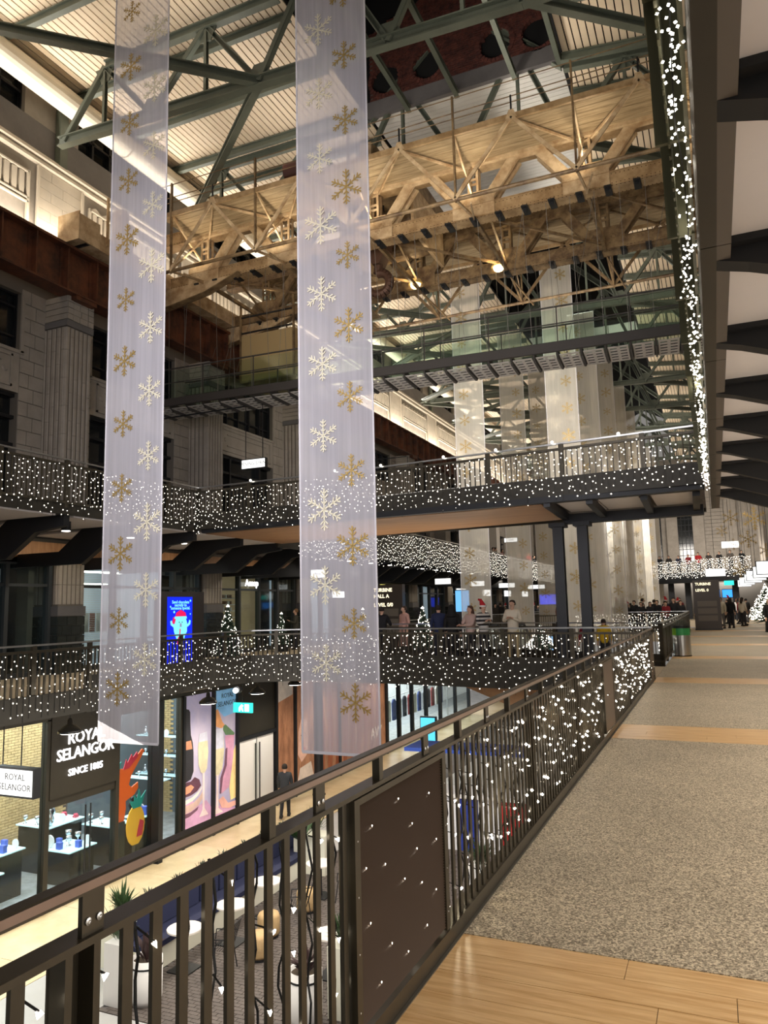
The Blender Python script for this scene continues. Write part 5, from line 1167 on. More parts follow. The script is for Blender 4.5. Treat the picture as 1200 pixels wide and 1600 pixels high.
# ---- pendants and exit sign
for i, (x, y, z) in enumerate(((-12.6, 12.05, -0.8), (-12.6, 16.75, -0.78), (-12.6, 19.1, -0.78), (-12.6, 21.3, -0.75), (-12.6, 9.9, -0.8))):
    t = root('pendant_lamp', ['black dome pendant hanging in front of the white ROYAL SELANGOR letters', 'black dome pendant in front of the bottle poster', 'black dome pendant right of the teal exit sign', 'black dome pendant beside the wide banner, half hidden', 'black dome pendant at the left picture edge'][i], 'lamp', (x, y, z))
    part(MB().lathe([(0.24, 0.0), (0.235, 0.05), (0.15, 0.13), (0.06, 0.17), (0.05, 0.26), (0.03, 0.3)], (x, y, z), 20), 'dome_shade', BGL, t, None, None, True)
    part(MB().cyl((x, y, z-0.012), (x, y, z+0.02), 0.20, n=20), 'lamp_disc', LAMPW, t); part(MB().cyl((x, y, z+0.3), (x, y, -0.45), 0.008, n=5), 'cable', CORDM, t)
    spot('pendant_light', (x, y, z-0.05), (x-0.6, y, -5), 60, (1.0, 0.9, 0.75), 140, 0.7)
t = root('exit_sign', 'teal and white running-man exit sign beside the pendant lamps', 'sign', (-12.8, 18.6, -1.3)); part(MB().box(-13.1, -12.45, 18.6, 18.66, -1.28, -1.0), 'sign_face', TEALS, t)
part(MB().prism([(-12.9+a, 18.59, -1.24+b) for a, b in ((0, 0), (.04, 0), (.08, .08), (.12, 0), (.16, 0), (.12, .12), (.16, .16), (.1, .2), (.05, .16), (0, .1))], (0, 0.005, 0)), 'running_figure', LETW, t); part(MB().box(-12.70, -12.55, 18.59, 18.595, -1.24, -1.04), 'door_symbol', LETW, t)
part(MB().cyl((-12.8, 18.63, -1.0), (-12.8, 18.63, -0.45), 0.008, n=5), 'hanger', CORDM, t)
t = root('spotlight', 'very bright round spotlight under the left gallery edge', 'light', (-12.3, 17.6, -0.6)); part(MB().ball((-12.25, 17.5, -0.52), 0.07, 12, 8), 'lens', glow('spot_lens', (255, 255, 250), 14), t); part(MB().cyl((-12.25, 17.55, -0.50), (-12.25, 17.7, -0.5), 0.1, n=12), 'housing', BLACK, t)

# ---- cafe seating on the ground floor
ML = M('white_marble_top', (232, 224, 216), 0.25, 0, (2, .08)); CORK = M('tan_fabric_pouf', (190, 160, 116), 0.8, 0, (8, .15))
def cafe_table(x, y, lb, g=None):
    t = root('cafe_table', lb, 'table', (x, y, -5), g)
    part(MB().cyl((x, y, -4.29), (x, y, -4.26), 0.33, n=28), 'table_top', ML, t); part(MB().box(x-.03, x+.03, y-.03, y+.03, -4.98, -4.29), 'pedestal', BLACK, t); part(MB().box(x-.23, x+.23, y-.23, y+.23, -5, -4.98), 'base_plate', BLACK, t)
cafe_table(-9.62, 12.12, 'round marble-topped cafe table nearest the round planter, first along the navy bench')
cafe_table(-9.45, 13.4, 'round marble-topped cafe table, second along the navy bench')
cafe_table(-9.5, 14.75, 'round marble-topped cafe table, third along the navy bench')
cafe_table(-8.95, 16.2, 'square-lit cafe table beyond the plant trough, fourth along')
cafe_table(-7.0, 15.9, 'cafe table glimpsed beside the slatted brown panel')
cafe_table(-6.9, 12.9, 'small white round table near the tall white planter')
BN = root('banquette', 'long cream bench with navy seat and navy back cushions in the cafe', 'bench', (-10.6, 15, -5))
part(MB().box(-10.65, -10.05, 11.6, 18.6, -5, -4.6), 'bench_base', CREAMW, BN); part(MB().box(-10.62, -10.02, 11.6, 18.6, -4.6, -4.5), 'seat_cushion', NAVY, BN); part(MB().box(-10.85, -10.65, 11.6, 18.6, -5, -4.05), 'bench_back', CREAMW, BN)
for i in range(10): part(MB().box(-10.66, -10.53, 11.75+i*0.68, 12.36+i*0.68, -4.48, -4.08), 'back_cushion', NAVY, BN)
for i in range(10):
    for d in (0.15, 0.45): part(MB().box(-10.70, -10.62, 11.75+i*.68+d, 11.78+i*.68+d, -4.3, -4.02), 'cushion_strap', BLACK, BN)
pt = root('trough_planter', 'low cream planter with small dark shrubs behind the bench', 'planter', (-11.1, 15, -5)); part(MB().box(-11.3, -10.9, 11.6, 18.4, -5, -4.15), 'trough', CREAMW, pt)
def leaves(cx, cy, z, r, h, n, L, W, m, parent, nm='leaf', stuff=True, droop=0.0):
    mb = MB()
    for i in range(n):
        a = random.uniform(0, 2*pi); e = random.uniform(0.15, 1.4); rr = r*random.random()
        b = Vector((cx+rr*cos(a)*.4, cy+rr*sin(a)*.4, z+h*random.random()*.4)); d = Vector((cos(a)*cos(e), sin(a)*cos(e), sin(e)-droop))
        tip = b+d*L*random.uniform(.6, 1.2)+Vector((0, 0, h*random.random()*.5)); mid = (b+tip)/2+Vector((0, 0, .04)); s = d.cross(Vector((0, 0, 1))).normalized()*W
        mb.add([b, mid+s, tip, mid-s], [(0, 1, 2, 3)])
    return part(mb, nm, m, parent, None, 'stuff' if stuff else None)
for i in range(8): leaves(-11.1, 12.0+i*0.85, -4.17, 0.25, 0.12, 34, 0.15, 0.012, M('dusty_shrub', (62, 70, 58), .7), pt, 'shrub')
def planter(x, y, sx, sy, h, lb, kind=0, m=CREAMW):
    t = root('planter', lb, 'planter', (x, y, -5))
    if kind == 1:
        part(MB().lathe([(sx*.9, 0), (sx, .1), (sx, h), (sx-.03, h), (sx-.05, h-.1)], (x, y, -5), 24), 'round_pot', WHITE, t, None, None, True); part(MB().cyl((x, y, -5+h*.82), (x, y, -5+h*.86), sx+0.006, n=24), 'black_band', BLACK, t); part(MB().cyl((x, y, -5.1+h), (x, y, -5.06+h), sx-.04, n=20), 'soil', M('potting_soil', (70, 58, 44), .9), t); leaves(x, y, -5+h-.1, .1, .35, 26, .3, .05, M('dark_red_leaf', (60, 40, 40), .6), t, 'dry_plant')
    else:
        part(MB().box(x-sx, x+sx, y-sy, y+sy, -5, -5+h), 'square_pot', m, t); leaves(x, y, -5+h, sx, .4, 120, .32, .022, LEAF, t, 'plant')
    return t
planter(-9.95, 10.75, .17, .17, 1.0, 'tall square white planter with a grassy plant, left end of the navy bench', 0, WHITE)
planter(-9.5, 10.95, .27, .27, .72, 'round white pot with a black band beside the tall square planter', 1)
planter(-10.35, 11.25, .14, .14, 1.15, 'narrow cream planter at the left end of the bench', 0)
planter(-9.9, 17.6, .45, .25, .95, 'cream trough with a big-leaved plant at the far end of the bench', 0)
planter(-5.6, 12.8, .2, .2, 1.1, 'tall white planter with green leaves behind the slatted panel edge', 0, WHITE)
planter(-6.6, 11.4, .28, .28, .8, 'round white pot with a black band glimpsed through the near balusters', 1)
planter(-6.1, 11.8, .2, .2, 1.1, 'tall cream planter standing beside the second round pot', 0)
planter(-5.2, 16.8, .3, .3, .9, 'white planter with bushy green plant beyond the slatted panel', 0, WHITE)
lp = root('leafy_plant', 'large glossy dark green leaves rising above the bench end', 'plant', (-9.9, 17.0, -4.1))
for i in range(14):
    a = i*0.9; b = Vector((-9.95, 17.0, -4.1)); L = random.uniform(.45, .85); d = Vector((cos(a)*.7, sin(a)*.7, random.uniform(.4, 1))).normalized(); s = d.cross(Vector((0, 0, 1))).normalized()*.11; tip = b+d*L
    part(MB().add([b, b+d*L*.35+s, b+d*L*.7+s*.7, tip, b+d*L*.7-s*.7, b+d*L*.35-s], [(0, 1, 2, 3, 4, 5)]), 'leaf', LEAF, lp)
def wire_chair(x, y, rz, lb):
    t = root('wire_chair', lb, 'chair', (x, y, -5)); R = Matrix.Rotation(rz, 3, 'Z')
    def W(p): v = R@Vector(p); return (v.x+x, v.y+y, v.z-5)
    m = MB()
    for i in range(9): m.cyl(W((-.22, -.2+i*.05, .45)), W((.22, -.2+i*.05, .45)), .006, n=5)
    part(m, 'seat_wires', BLACK, t)
    m = MB()
    for i in range(10): m.cyl(W((-.22+i*.049, .2, .46)), W((-.25+i*.055, .32, .86)), .006, n=5)
    m.cyl(W((-.26, .32, .86)), W((.26, .32, .86)), .01, n=6); part(m, 'back_wires', BLACK, t)
    for a, b in ((-1, -1), (1, -1), (-1, 1), (1, 1)): part(MB().cyl(W((a*.2, b*.18, .45)), W((a*.24, b*.24, 0)), .011, n=6), 'leg', BLACK, t)
    for a in (-1, 1): part(MB().cyl(W((a*.23, -.18, .64)), W((a*.25, .26, .66)), .01, n=6).cyl(W((a*.23, -.18, .64)), W((a*.22, -.2, .45)), .01, n=6), 'armrest', BLACK, t)
wire_chair(-8.95, 12.3, -1.4, 'black wire chair by the nearest cafe table')
wire_chair(-8.6, 14.6, -1.2, 'black wire chair by the third cafe table')
wire_chair(-8.2, 16.2, -1.5, 'black wire chair by the fourth cafe table')
wire_chair(-6.3, 15.4, 2.0, 'black wire chair behind the slatted brown panel')
for x, y, lb in ((-8.55, 13.0, 'tan upholstered round stool with a dark base, nearest'), (-8.9, 13.9, 'tan upholstered round stool beside the second cafe table'), (-8.8, 15.3, 'tan upholstered round stool beside the third cafe table')):
    t = root('round_stool', lb, 'stool', (x, y, -5)); part(MB().lathe([(.2, .05), (.23, .1), (.23, .4), (.2, .46), (.05, .47)], (x, y, -5), 20), 'padded_body', CORK, t, None, None, True); part(MB().cyl((x, y, -5), (x, y, -4.95), .2, n=18), 'base_ring', BLACK, t)
# bright market kiosk glimpsed between the balusters
t = root('market_kiosk', 'small ground-floor kiosk with red, white and blue panels seen through the balusters', 'kiosk', (-6.6, 20.5, -5))
for i, c in enumerate(((196, 40, 44), (226, 226, 230), (40, 60, 150), (226, 226, 230), (196, 40, 44))): part(MB().box(-8.2+i*.62, -7.6+i*.62, 20.4, 21.2, -5, -3.6), 'front_panel', M('kiosk_%d' % i, c, .5), t)
part(MB().box(-8.3, -5.0, 20.3, 21.3, -3.6, -3.5), 'counter_top', WHITE, t)
for x in (-8.2, -5.1): part(MB().box(x, x+.08, 20.9, 21.0, -3.5, -2.4), 'canopy_post', BLACK, t)
part(MB().box(-8.4, -4.9, 20.2, 21.4, -2.4, -2.3), 'canopy', M('kiosk_blue', (50, 80, 170), .5), t)
t = root('blue_screen', 'small cyan information screen on the ground floor below the lower bridge', 'screen', (-11.0, 29.5, -5)); part(MB().box(-11.5, -10.9, 29.5, 29.6, -4.2, -2.9), 'screen_face', glow('cyan_screen', (90, 200, 240), 1.4), t); part(MB().box(-11.55, -10.85, 29.56, 29.7, -5, -2.85), 'screen_case', BLACK, t)
for i, (x, y, z, w_, s, lb) in enumerate(((-12.6, 22.9, 2.87, .62, 'Aesop', 'white lit hanging box sign reading Aesop'), (-13.6, 20.4, 6.45, .95, 'OPENING SPRING', 'white lit hanging sign in front of the upper windows'), (-12.6, 36, 2.9, .9, 'SHOP', 'white lit hanging sign left of the first far banner'), (-12.6, 42, 2.9, .9, 'boss', 'white lit hanging sign between the two far banners'), (-12.4, 48, 2.9, 1.1, 'LEVI', 'white lit hanging sign behind the second far banner'), (-12.0, 55, 2.9, 1.3, 'STORE', 'white lit hanging sign right of the second far banner'), (-12.9, 33, 6.9, .8, 'KAFE', 'white lit sign hanging just below the upper bridge'), (-13, 52, 6.2, 1, 'HOME', 'white lit sign left of the black columns'))):
    t = root('hanging_sign', lb, 'sign', (x, y, z-.2))
    part(MB().box(x-w_/2, x+w_/2, y, y+.12, z-.17, z+.17), 'sign_case', BLACK, t); part(MB().box(x-w_/2+.03, x+w_/2-.03, y-.01, y, z-.14, z+.14), 'lit_face', SIGNW, t)
    part(text_mesh(s, min(.2, w_*.16), (1, 0, 0), (0, 0, 1), (x, y-.015, z), .001), 'letters', INK, t)
    zz = 3.9 if z < 4 else z+2.0
    part(MB().bar((x-w_*.4, y+.06, zz), (-13.6, y+.06, zz), .03) if z < 4 else MB().bar((x-w_*.4, y+.06, zz), (-17.8, y+.06, zz), .04), 'bracket_arm', BLACK, t)
    for dx in (-w_*.35, w_*.35): part(MB().cyl((x+dx, y+.06, z+.17), (x+dx, y+.06, zz), .014, n=5), 'hanger', BLACK, t)
for i in range(6):
    y = (34, 39.5, 45, 51, 58, 66)[i]; x = 2.1+0.1*(i % 2); z = 2.9
    t = root('hanging_sign', ['largest white lit sign at the right picture edge', 'second white lit sign from the right edge', 'third white lit sign from the right edge', 'fourth white lit sign, overlapping the fifth', 'fifth white lit sign in the right-hand row', 'farthest white lit sign of the right-hand row'][i], 'sign', (x, y, z-.2))
    part(MB().box(x-.50, x+.50, y, y+.12, z-.28, z+.28), 'sign_case', BLACK, t); part(MB().box(x-.47, x+.47, y-.01, y, z-.25, z+.25), 'lit_face', SIGNW, t); part(text_mesh(['B', 'CALM', 'KURT', 'M&G', 'LACO', 'APM'][i], .2, (1, 0, 0), (0, 0, 1), (x, y-.015, z), .001), 'letters', M('sign_ink', (120, 130, 140), .8), t)
    part(MB().cyl((x, y+.06, z+.28), (x, y+.06, 17.72-(x+3)*.118), .012, n=5), 'hanger', BLACK, t)
for x, y, z, lb in ((0.1, 45.4, 3.15, 'white lit sign above the dark directory totem'), (1.1, 52, 5.1, 'white lit sign hanging over the far lit bridge')):
    t = root('hanging_sign', lb, 'sign', (x, y, z)); part(MB().box(x-.5, x+.5, y, y+.1, z-.2, z+.2), 'lit_face', SIGNW, t); part(MB().cyl((x, y+.05, z+.2), (x, y+.05, 17.72-(x+3)*.118), .012, n=5), 'hanger', BLACK, t)
t = root('exit_sign', 'tiny teal exit sign below the far lit bridge', 'sign', (0.9, 55, 2.7)); part(MB().box(.6, 1.2, 55, 55.1, 2.6, 2.9), 'sign_face', TEALS, t); part(MB().cyl((.9, 55.05, 2.9), (.9, 55.05, 17.3), .012, n=5), 'hanger', BLACK, t)
# ================================================================== LEFT GALLERY SHOPS AT OUR LEVEL
DG2 = M('shop_frame_grey', (58, 62, 64), 0.45, 0.2)
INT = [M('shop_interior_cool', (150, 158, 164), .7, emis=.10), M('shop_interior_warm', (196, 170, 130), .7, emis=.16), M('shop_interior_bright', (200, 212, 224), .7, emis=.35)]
def shop(k, y0, y1):
    lab = {0: 'grey glazed shopfront at the far left of the left gallery', 1: 'lit shopfront with slatted blinds behind the narrow banner', 2: 'dark glazed cosmetics shopfront with a glowing Aesop sign', 3: 'bright shopfront just right of the wide banner', 4: 'shopfront with a yellow lit sign over a blue door panel'}.get(k, WORDS[k-5]+' of the left gallery shopfronts beyond the directory totem')
    t = root('gallery_shopfront', lab, 'shopfront', (-17.3, (y0+y1)/2, 0), None if k < 5 else 'far gallery shopfronts')
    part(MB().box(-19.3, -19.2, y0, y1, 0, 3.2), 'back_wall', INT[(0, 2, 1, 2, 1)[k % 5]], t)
    n = 4
    for i in range(n+1): y = y0+(y1-y0)*i/n; part(MB().box(-17.45, -17.25, y-0.06, y+0.06, 0, 3.2), 'mullion', DG2, t)
    part(MB().box(-17.45, -17.2, y0, y1, 3.05, 3.25), 'header', DG2, t); part(MB().box(-17.42, -17.3, y0, y1, 2.45, 2.53), 'transom', DG2, t); part(MB().box(-17.42, -17.3, y0, y1, 0, .12), 'kick_plate', DG2, t)
    for i in range(n): part(MB().box(-17.36, -17.35, y0+(y1-y0)*i/n+.06, y0+(y1-y0)*(i+1)/n-.06, .12, 3.05), 'glass_pane', GLASS, t)
    return t
for k in range(10):
    y0 = PIL[k+1]+1.05; t = shop(k, y0, y0+5.68)
    if k == 1:
        for i in range(48): part(MB().box(-17.7, -17.68, y0+.1, y0+2.2, .3+i*.055, .318+i*.055), 'blind_slat', WHITE, t)
        for z, x in ((2.95, -18.0), (2.6, -18.6)): part(MB().box(x, x+.08, y0+.2, y0+2.4, z, z+.05), 'tube_light', LAMPW, t)
        for i in range(7): part(MB().prism([(-17.95, y0+.3+i*.26, 1.1), (-17.95, y0+.48+i*.26, 1.1), (-17.95, y0+.48+i*.26, 1.7), (-17.95, y0+.3+i*.26, 1.7)], (.05, 0, 0)), 'garment', M('rust_cloth', (150, 70, 56), .9) if i % 2 else WHITE, t)
    if k == 2:
        part(text_mesh('Aesop', .36, (0, 1, 0), (0, 0, 1), (-17.15, y0+2.1, 2.75), .01, bold=.012), 'glowing_letters', LETW, t)
        for r in range(7):
            part(MB().box(-18.6, -18.3, y0+1.5, y0+2.6, .6+r*.26, .63+r*.26), 'shelf_board', WHITE, t)
            for j in range(6): part(MB().box(-18.5, -18.4, y0+1.56+j*.17, y0+1.64+j*.17, .63+r*.26, .76+r*.26), 'bottle', M('amber_bottle', (120, 76, 40), .3) if (r+j) % 3 else WHITE, t)
        part(MB().box(-18.9, -18.6, y0+.3, y0+.9, .2, 2.4), 'yellow_lit_panel', glow('yellow_panel', (190, 180, 60), .7), t)
    if k == 4:
        part(MB().box(-17.3, -17.2, y0+1.6, y0+2.9, 2.5, 2.95), 'lit_sign', glow('yellow_sign', (240, 226, 120), 1.3), t); part(MB().box(-17.5, -17.4, y0+2.4, y0+2.9, .2, 2.3), 'blue_panel', glow('blue_panel', (70, 130, 250), 1.1), t)
    if k == 3:
        part(MB().box(-17.3, -17.2, y0+2.6, y0+3.7, 2.2, 2.5), 'lit_sign', LETW, t)
    if k > 5: part(MB().box(-17.25, -17.15, y0+1.6, y0+3.6, 2.4, 2.9), 'lit_sign', SIGNW, t)
for i in range(18):
    y = 10.86+i*2.14
    t = root('downlight', LR_[i]+' black cylinder downlight under the upper left gallery', 'light', (-13.9, y, 3.6), 'cylinder downlights of the left gallery')
    part(MB().cyl((-13.9, y, 3.62), (-13.9, y, 3.86), .11, n=14), 'housing', BLACK, t); part(MB().cyl((-13.9, y, 3.605), (-13.9, y, 3.62), .095, n=14), 'lens', LAMPW, t)
# advertising screen
t = root('advertising_screen', 'tall blue digital screen showing a white-bearded man in a red hat, finger to his lips', 'screen', (-13.3, 16.3, 0))
X = -13.2
part(MB().box(-13.45, -13.22, 15.55, 17.35, 0, 2.2), 'screen_case', M('screen_case_grey', (60, 56, 54), .5), t)
scr = part(MB().box(-13.22, -13.205, 15.8, 16.82, .3, 2.06), 'lit_face', glow('screen_blue', (24, 44, 236), 1.15), t)
def sq(pts, name, m, x=-13.20): return part(MB().prism([(x, 15.8+a, .3+b) for a, b in pts], (.003, 0, 0)), name, m, t)
cy_ = glow('beard_cyan', (130, 232, 240), 1.15); rd = glow('hat_red', (228, 30, 90), 1.1)
beard = []
for i in range(22):
    a = 2*pi*i/22; r = 1+.05*(i % 2); beard.append((.52+.27*r*cos(a)*(1 if sin(a) > -.3 else .85), .95+.40*r*sin(a)))
sq(beard, 'beard', cy_)
sq([(.30, 1.22), (.76, 1.22), (.72, 1.34), (.52, 1.42), (.34, 1.34)], 'hat', rd, -13.197)
sq([(.17, 1.05), (.28, 1.05), (.34, 1.25), (.22, 1.22)], 'hat_tail', rd, -13.197)
sq([(.26, 1.18), (.78, 1.18), (.76, 1.24), (.28, 1.24)], 'hat_brim', cy_, -13.194)
for s in (-1, 1):
    sq([(.52+s*.28, .95), (.52+s*.40, 1.02), (.52+s*.42, 1.12), (.52+s*.36, 1.14), (.52+s*.33, 1.06), (.52+s*.26, 1.02)], 'curled_moustache', cy_, -13.196)
    sq([(.52+s*.06-.015, 1.07), (.52+s*.06+.015, 1.07), (.52+s*.06+.015, 1.1), (.52+s*.06-.015, 1.1)], 'eye', INK, -13.193)
sq([(.48, .96), (.56, .96), (.55, 1.06), (.49, 1.06)], 'nose', glow('nose_grey', (150, 150, 190), .9), -13.193)
sq([(.38, .50), (.56, .48), (.60, .66), (.56, .72), (.50, .72), (.52, .90), (.48, .92), (.46, .72), (.40, .66)], 'red_glove', rd, -13.192)
for a, b, r in ((.25, 1.36, .035), (.92, 1.66, .03), (.1, 1.5, .025), (.92, 1.3, .02), (.2, .2, .02), (.7, .35, .02)): sq([(a+r*cos(q*pi/4), b+r*sin(q*pi/4)) for q in range(8)], 'snow_dot', cy_, -13.194)
for s, z in (('Send chocolate', 1.62), ('secretly to', 1.54), ('someone special.', 1.46)): part(text_mesh(s, .115, (0, 1, 0), (0, 0, 1), (-13.19, 16.31, .3+z), .001, bold=.003), 'letters', cy_, t)
for i in range(4): sq([(.3+i*.12, .06), (.37+i*.12, .06), (.37+i*.12, .2), (.3+i*.12, .2)], 'white_letters', LETW, -13.194)
# directory totems
for x, y, h, lb, lines in ((-11.9, 27.2, 2.55, 'dark brown directory totem reading TURBINE HALL A LEVEL 0/0 right of the wide banner', ('TURBINE', 'HALL A', 'LEVEL 0/0')), (-.44, 45.2, 2.75, 'dark directory totem on the walkway in front of the crowd', ('TURBINE', 'LEVEL 0'))):
    t = root('directory_totem', lb, 'totem', (x, y, 0)); part(MB().box(x-.68, x+.68, y, y+.3, 0, h), 'body', M('totem_brown', (58, 50, 44), .35, .3), t); part(MB().box(x-.7, x+.7, y-.01, y+.31, 0, .08), 'plinth', BLACK, t)
    for i, s in enumerate(lines): part(text_mesh(s, .2, (1, 0, 0), (0, 0, 1), (x-.55, y-.01, h-.22-i*.24-(.1 if i == len(lines)-1 else 0)), .003, 'LEFT', .004), 'letters', glow('letter_cream', (255, 240, 200), 1.6), t)
    for i in range(3): part(MB().box(x-.5, x+.5, y-.008, y, .5+i*.4, .8+i*.4), 'map_panel', M('map_panel', (84, 76, 66), .5), t)
# litter bin
t = root('litter_bin', 'brushed steel litter bin with green label band and black lid by the balustrade', 'bin', (-1.02, 24.4, 0))
part(MB().cyl((-1.02, 24.4, .03), (-1.02, 24.4, .62), .25, n=24), 'steel_body', STEEL, t, smooth=False); part(MB().cyl((-1.02, 24.4, .62), (-1.02, 24.4, .83), .252, n=24), 'green_band', M('bin_green', (52, 150, 84), .5), t)
part(MB().prism([(-1.02+.255*cos(a), 24.4+.255*sin(a), .62) for a in [pi*1.05+i*.12 for i in range(8)]]+[(-1.02+.25*cos(a), 24.4+.25*sin(a), .62) for a in [pi*1.05+i*.12 for i in range(8)]][::-1], (0, 0, .21)), 'lime_label', M('bin_lime', (130, 190, 40), .5), t)
part(MB().cyl((-1.02, 24.4, 0), (-1.02, 24.4, .03), .26, n=24), 'base', BLACK, t); part(MB().cyl((-1.02, 24.4, .83), (-1.02, 24.4, .90), .26, n=24), 'lid', BLACK, t); part(MB().lathe([(.25, 0), (.24, .06), (.12, .16), (.04, .18)], (-1.02, 24.4, .9), 20), 'dome', GLASS, t)
for i, (x, y, s) in enumerate(((-10.0, 31, .3), (0.0, 0, 0))):
    if s: t = root('bright_map_screen', 'small sky-blue lit map panel in front of the first far banner', 'screen', (x, y, 1.5)); part(MB().box(x-.3, x+.3, y, y+.04, 1.4, 2.3), 'lit_face', glow('map_blue', (110, 180, 240), 1.2), t); part(MB().box(x-.34, x+.34, y+.04, y+.1, 0, 2.34), 'case', BLACK, t)
# Christmas trees
def xtree(x, y, h, lb, r=.75, n=170, br=None):
    br = br or (.018 if y < 40 else .03)
    t = root('christmas_tree', lb, 'tree', (x, y, 0)); lf = MB(); bl = MB()
    part(MB().cyl((x, y, 0), (x, y, h*.9), .05, .02, 8), 'trunk', M('trunk_brown', (70, 50, 36), .9), t); part(MB().box(x-.2, x+.2, y-.2, y+.2, 0, .25), 'pot', BLACK, t)
    for i in range(520):
        q = random.random(); z = .25+(h-.3)*q; rr = r*(1-q)+.03; a = random.uniform(0, 2*pi); b = Vector((x, y, z+.08)); d = Vector((cos(a), sin(a), -.25)); tip = b+d*rr*random.uniform(.7, 1.05); s = Vector((-sin(a), cos(a), 0))*(.05+.05*(1-q)); mid = b+(tip-b)*.6
        lf.add([b, mid+s, tip, mid-s, mid+Vector((0, 0, .05))], [(0, 1, 4), (1, 2, 4), (2, 3, 4), (3, 0, 4)])
    for i in range(n):
        q = random.random()**1.3; z = .3+(h-.35)*q; rr = (r*(1-q)+.03)*random.uniform(.85, 1.05); a = random.uniform(0, 2*pi); bl.octa((x+rr*cos(a), y+rr*sin(a), z), br)
    part(lf, 'foliage', FIR, t, None, 'stuff'); part(bl, 'tree_lights', BULBF, t, None, 'stuff')
    part(MB().octa((x, y, h), .07), 'top_star', BULBF, t)
xtree(-14.3, 20.0, 1.8, 'lit Christmas tree right of the blue advertising screen', .5, 150)
xtree(-16.0, 26.0, 1.5, 'smaller lit Christmas tree left of the wide banner behind the railing', .35, 60)
xtree(-9.4, 24.6, 1.6, 'lit Christmas tree beside the brown directory totem', .45, 200)
xtree(-11.9, 25.0, 1.6, 'lit Christmas tree half hidden at the right side of the wide banner', .4, 100)
xtree(-8.6, 29.5, 1.6, 'lit Christmas tree behind the black-hooded visitor', .4, 120)
xtree(-5.1, 23.6, .95, 'low lit Christmas tree at the back rail of the lower bridge', .5, 260)
xtree(3.45, 55, 2.5, 'big light-covered Christmas tree at the right end of the walkway', 1.4, 600)
xtree(3.4, 62, 2.7, 'second light-covered tree behind the big one at the right', 1.4, 500)
# bright display panels by the back rail
for i, c in enumerate(((150, 190, 255), (190, 160, 255), (160, 210, 255))):
    t = root('lit_poster_panel', ['left', 'middle', 'right'][i]+' one of three pale blue lit panels left of the black columns', 'screen', (-5.2+i*.2, 24.0, 0)); part(MB().box(-5.33+i*.2, -5.17+i*.2, 24.0, 24.05, .05, .62), 'lit_face', glow('panel_%d' % i, c, 1.0), t); part(MB().box(-5.34+i*.2, -5.16+i*.2, 24.05, 24.1, 0, .65), 'case', BLACK, t)
t = root('far_blue_screen', 'small blue screen over the far crowd on the left gallery', 'screen', (-12.6, 62, 2.0)); part(MB().box(-13.3, -11.6, 62, 62.1, 1.6, 2.4), 'lit_face', glow('far_blue', (60, 80, 255), 1.4), t); part(MB().box(-13.4, -11.5, 62.1, 62.2, 0, 2.5), 'case', BLACK, t)
for i, x in enumerate((0.0, .75)):
    t = root('far_info_screen', ['left', 'right'][i]+' of two small bright blue screens behind the totem', 'screen', (x, 55, 1.8)); part(MB().box(x-.3, x+.3, 55, 55.05, 1.8, 2.3), 'lit_face', glow('info_blue', (60, 150, 255), 1.6), t); part(MB().box(x-.33, x+.33, 55.05, 55.1, 1.76, 2.34), 'case', BLACK, t); part(MB().cyl((x, 55.12, 0), (x, 55.12, 2.0), .04, n=8), 'stand', BLACK, t)
# escalator head on the lower bridge
t = root('escalator', 'escalator head with curved handrails at the back of the lower bridge', 'escalator', (-6.2, 25, -1))
for dx in (0, .9):
    m = MB(); pts = [(-6.7+dx, 23.6, .15), (-6.7+dx, 23.3, .45), (-6.7+dx, 23.25, .75), (-6.7+dx, 23.5, 1.0), (-6.7+dx, 24.4, 1.02), (-6.7+dx, 28, -1.0)]
    for i in range(5): m.cyl(pts[i], pts[i+1], .045, n=8)
    part(m, 'handrail', BLACK, t); part(MB().prism([(-6.7+dx, 23.35, .1), (-6.7+dx, 23.35, .9), (-6.7+dx, 24.4, .95), (-6.7+dx, 28, -1.1), (-6.7+dx, 28, -1.9), (-6.7+dx, 24.4, .1)], (.02, 0, 0)), 'glass_side', GLASS, t)
part(MB().prism([(-6.6, 23.5, 0), (-5.9, 23.5, 0), (-5.9, 24.4, 0), (-5.9, 28, -2.0), (-6.6, 28, -2.0), (-6.6, 24.4, 0)], (0, 0, -.2)), 'steps', STEEL, t)

# ================================================================== PEOPLE
def skinmesh(name, verts, edges, radii, sub=1):
    me = bpy.data.meshes.new(name); me.from_pydata(verts, edges, []); o = bpy.data.objects.new(name, me); COL.objects.link(o)
    sk = o.modifiers.new('s', 'SKIN'); sk.use_smooth_shade = True
    for i, r in enumerate(radii):
        d = me.skin_vertices[0].data[i]; d.radius = (r, r) if not isinstance(r, tuple) else r; d.use_root = (i == 0)
    sb = o.modifiers.new('b', 'SUBSURF'); sb.levels = sub; sb.render_levels = sub
    dg = bpy.context.evaluated_depsgraph_get(); dg.update(); out = bpy.data.meshes.new_from_object(o.evaluated_get(dg))
    bpy.data.objects.remove(o); bpy.data.meshes.remove(me); out.name = name
    for p in out.polygons: p.use_smooth = True
    return out
POSE = {
 'stand': dict(el=(.23, -.02, 1.12), wr=(.24, .05, .88), kn=((.10, .02, .48), (-.10, .02, .48)), an=((.11, 0, .09), (-.11, 0, .09))),
 'lean': dict(el=(.24, .14, 1.12), wr=(.14, .36, 1.10), kn=((.10, .03, .48), (-.10, .0, .48)), an=((.12, .02, .09), (-.11, -.06, .09))),
 'phone': dict(el=(.24, .06, 1.10), wr=(.08, .27, 1.20), kn=((.10, .02, .48), (-.10, .02, .48)), an=((.12, 0, .09), (-.12, .02, .09))),
 'walk': dict(el=(.22, .04, 1.12), wr=(.22, .16, .90), kn=((.09, .17, .50), (-.09, .0, .47)), an=((.09, .24, .09), (-.09, -.27, .15)))}
BM = {}
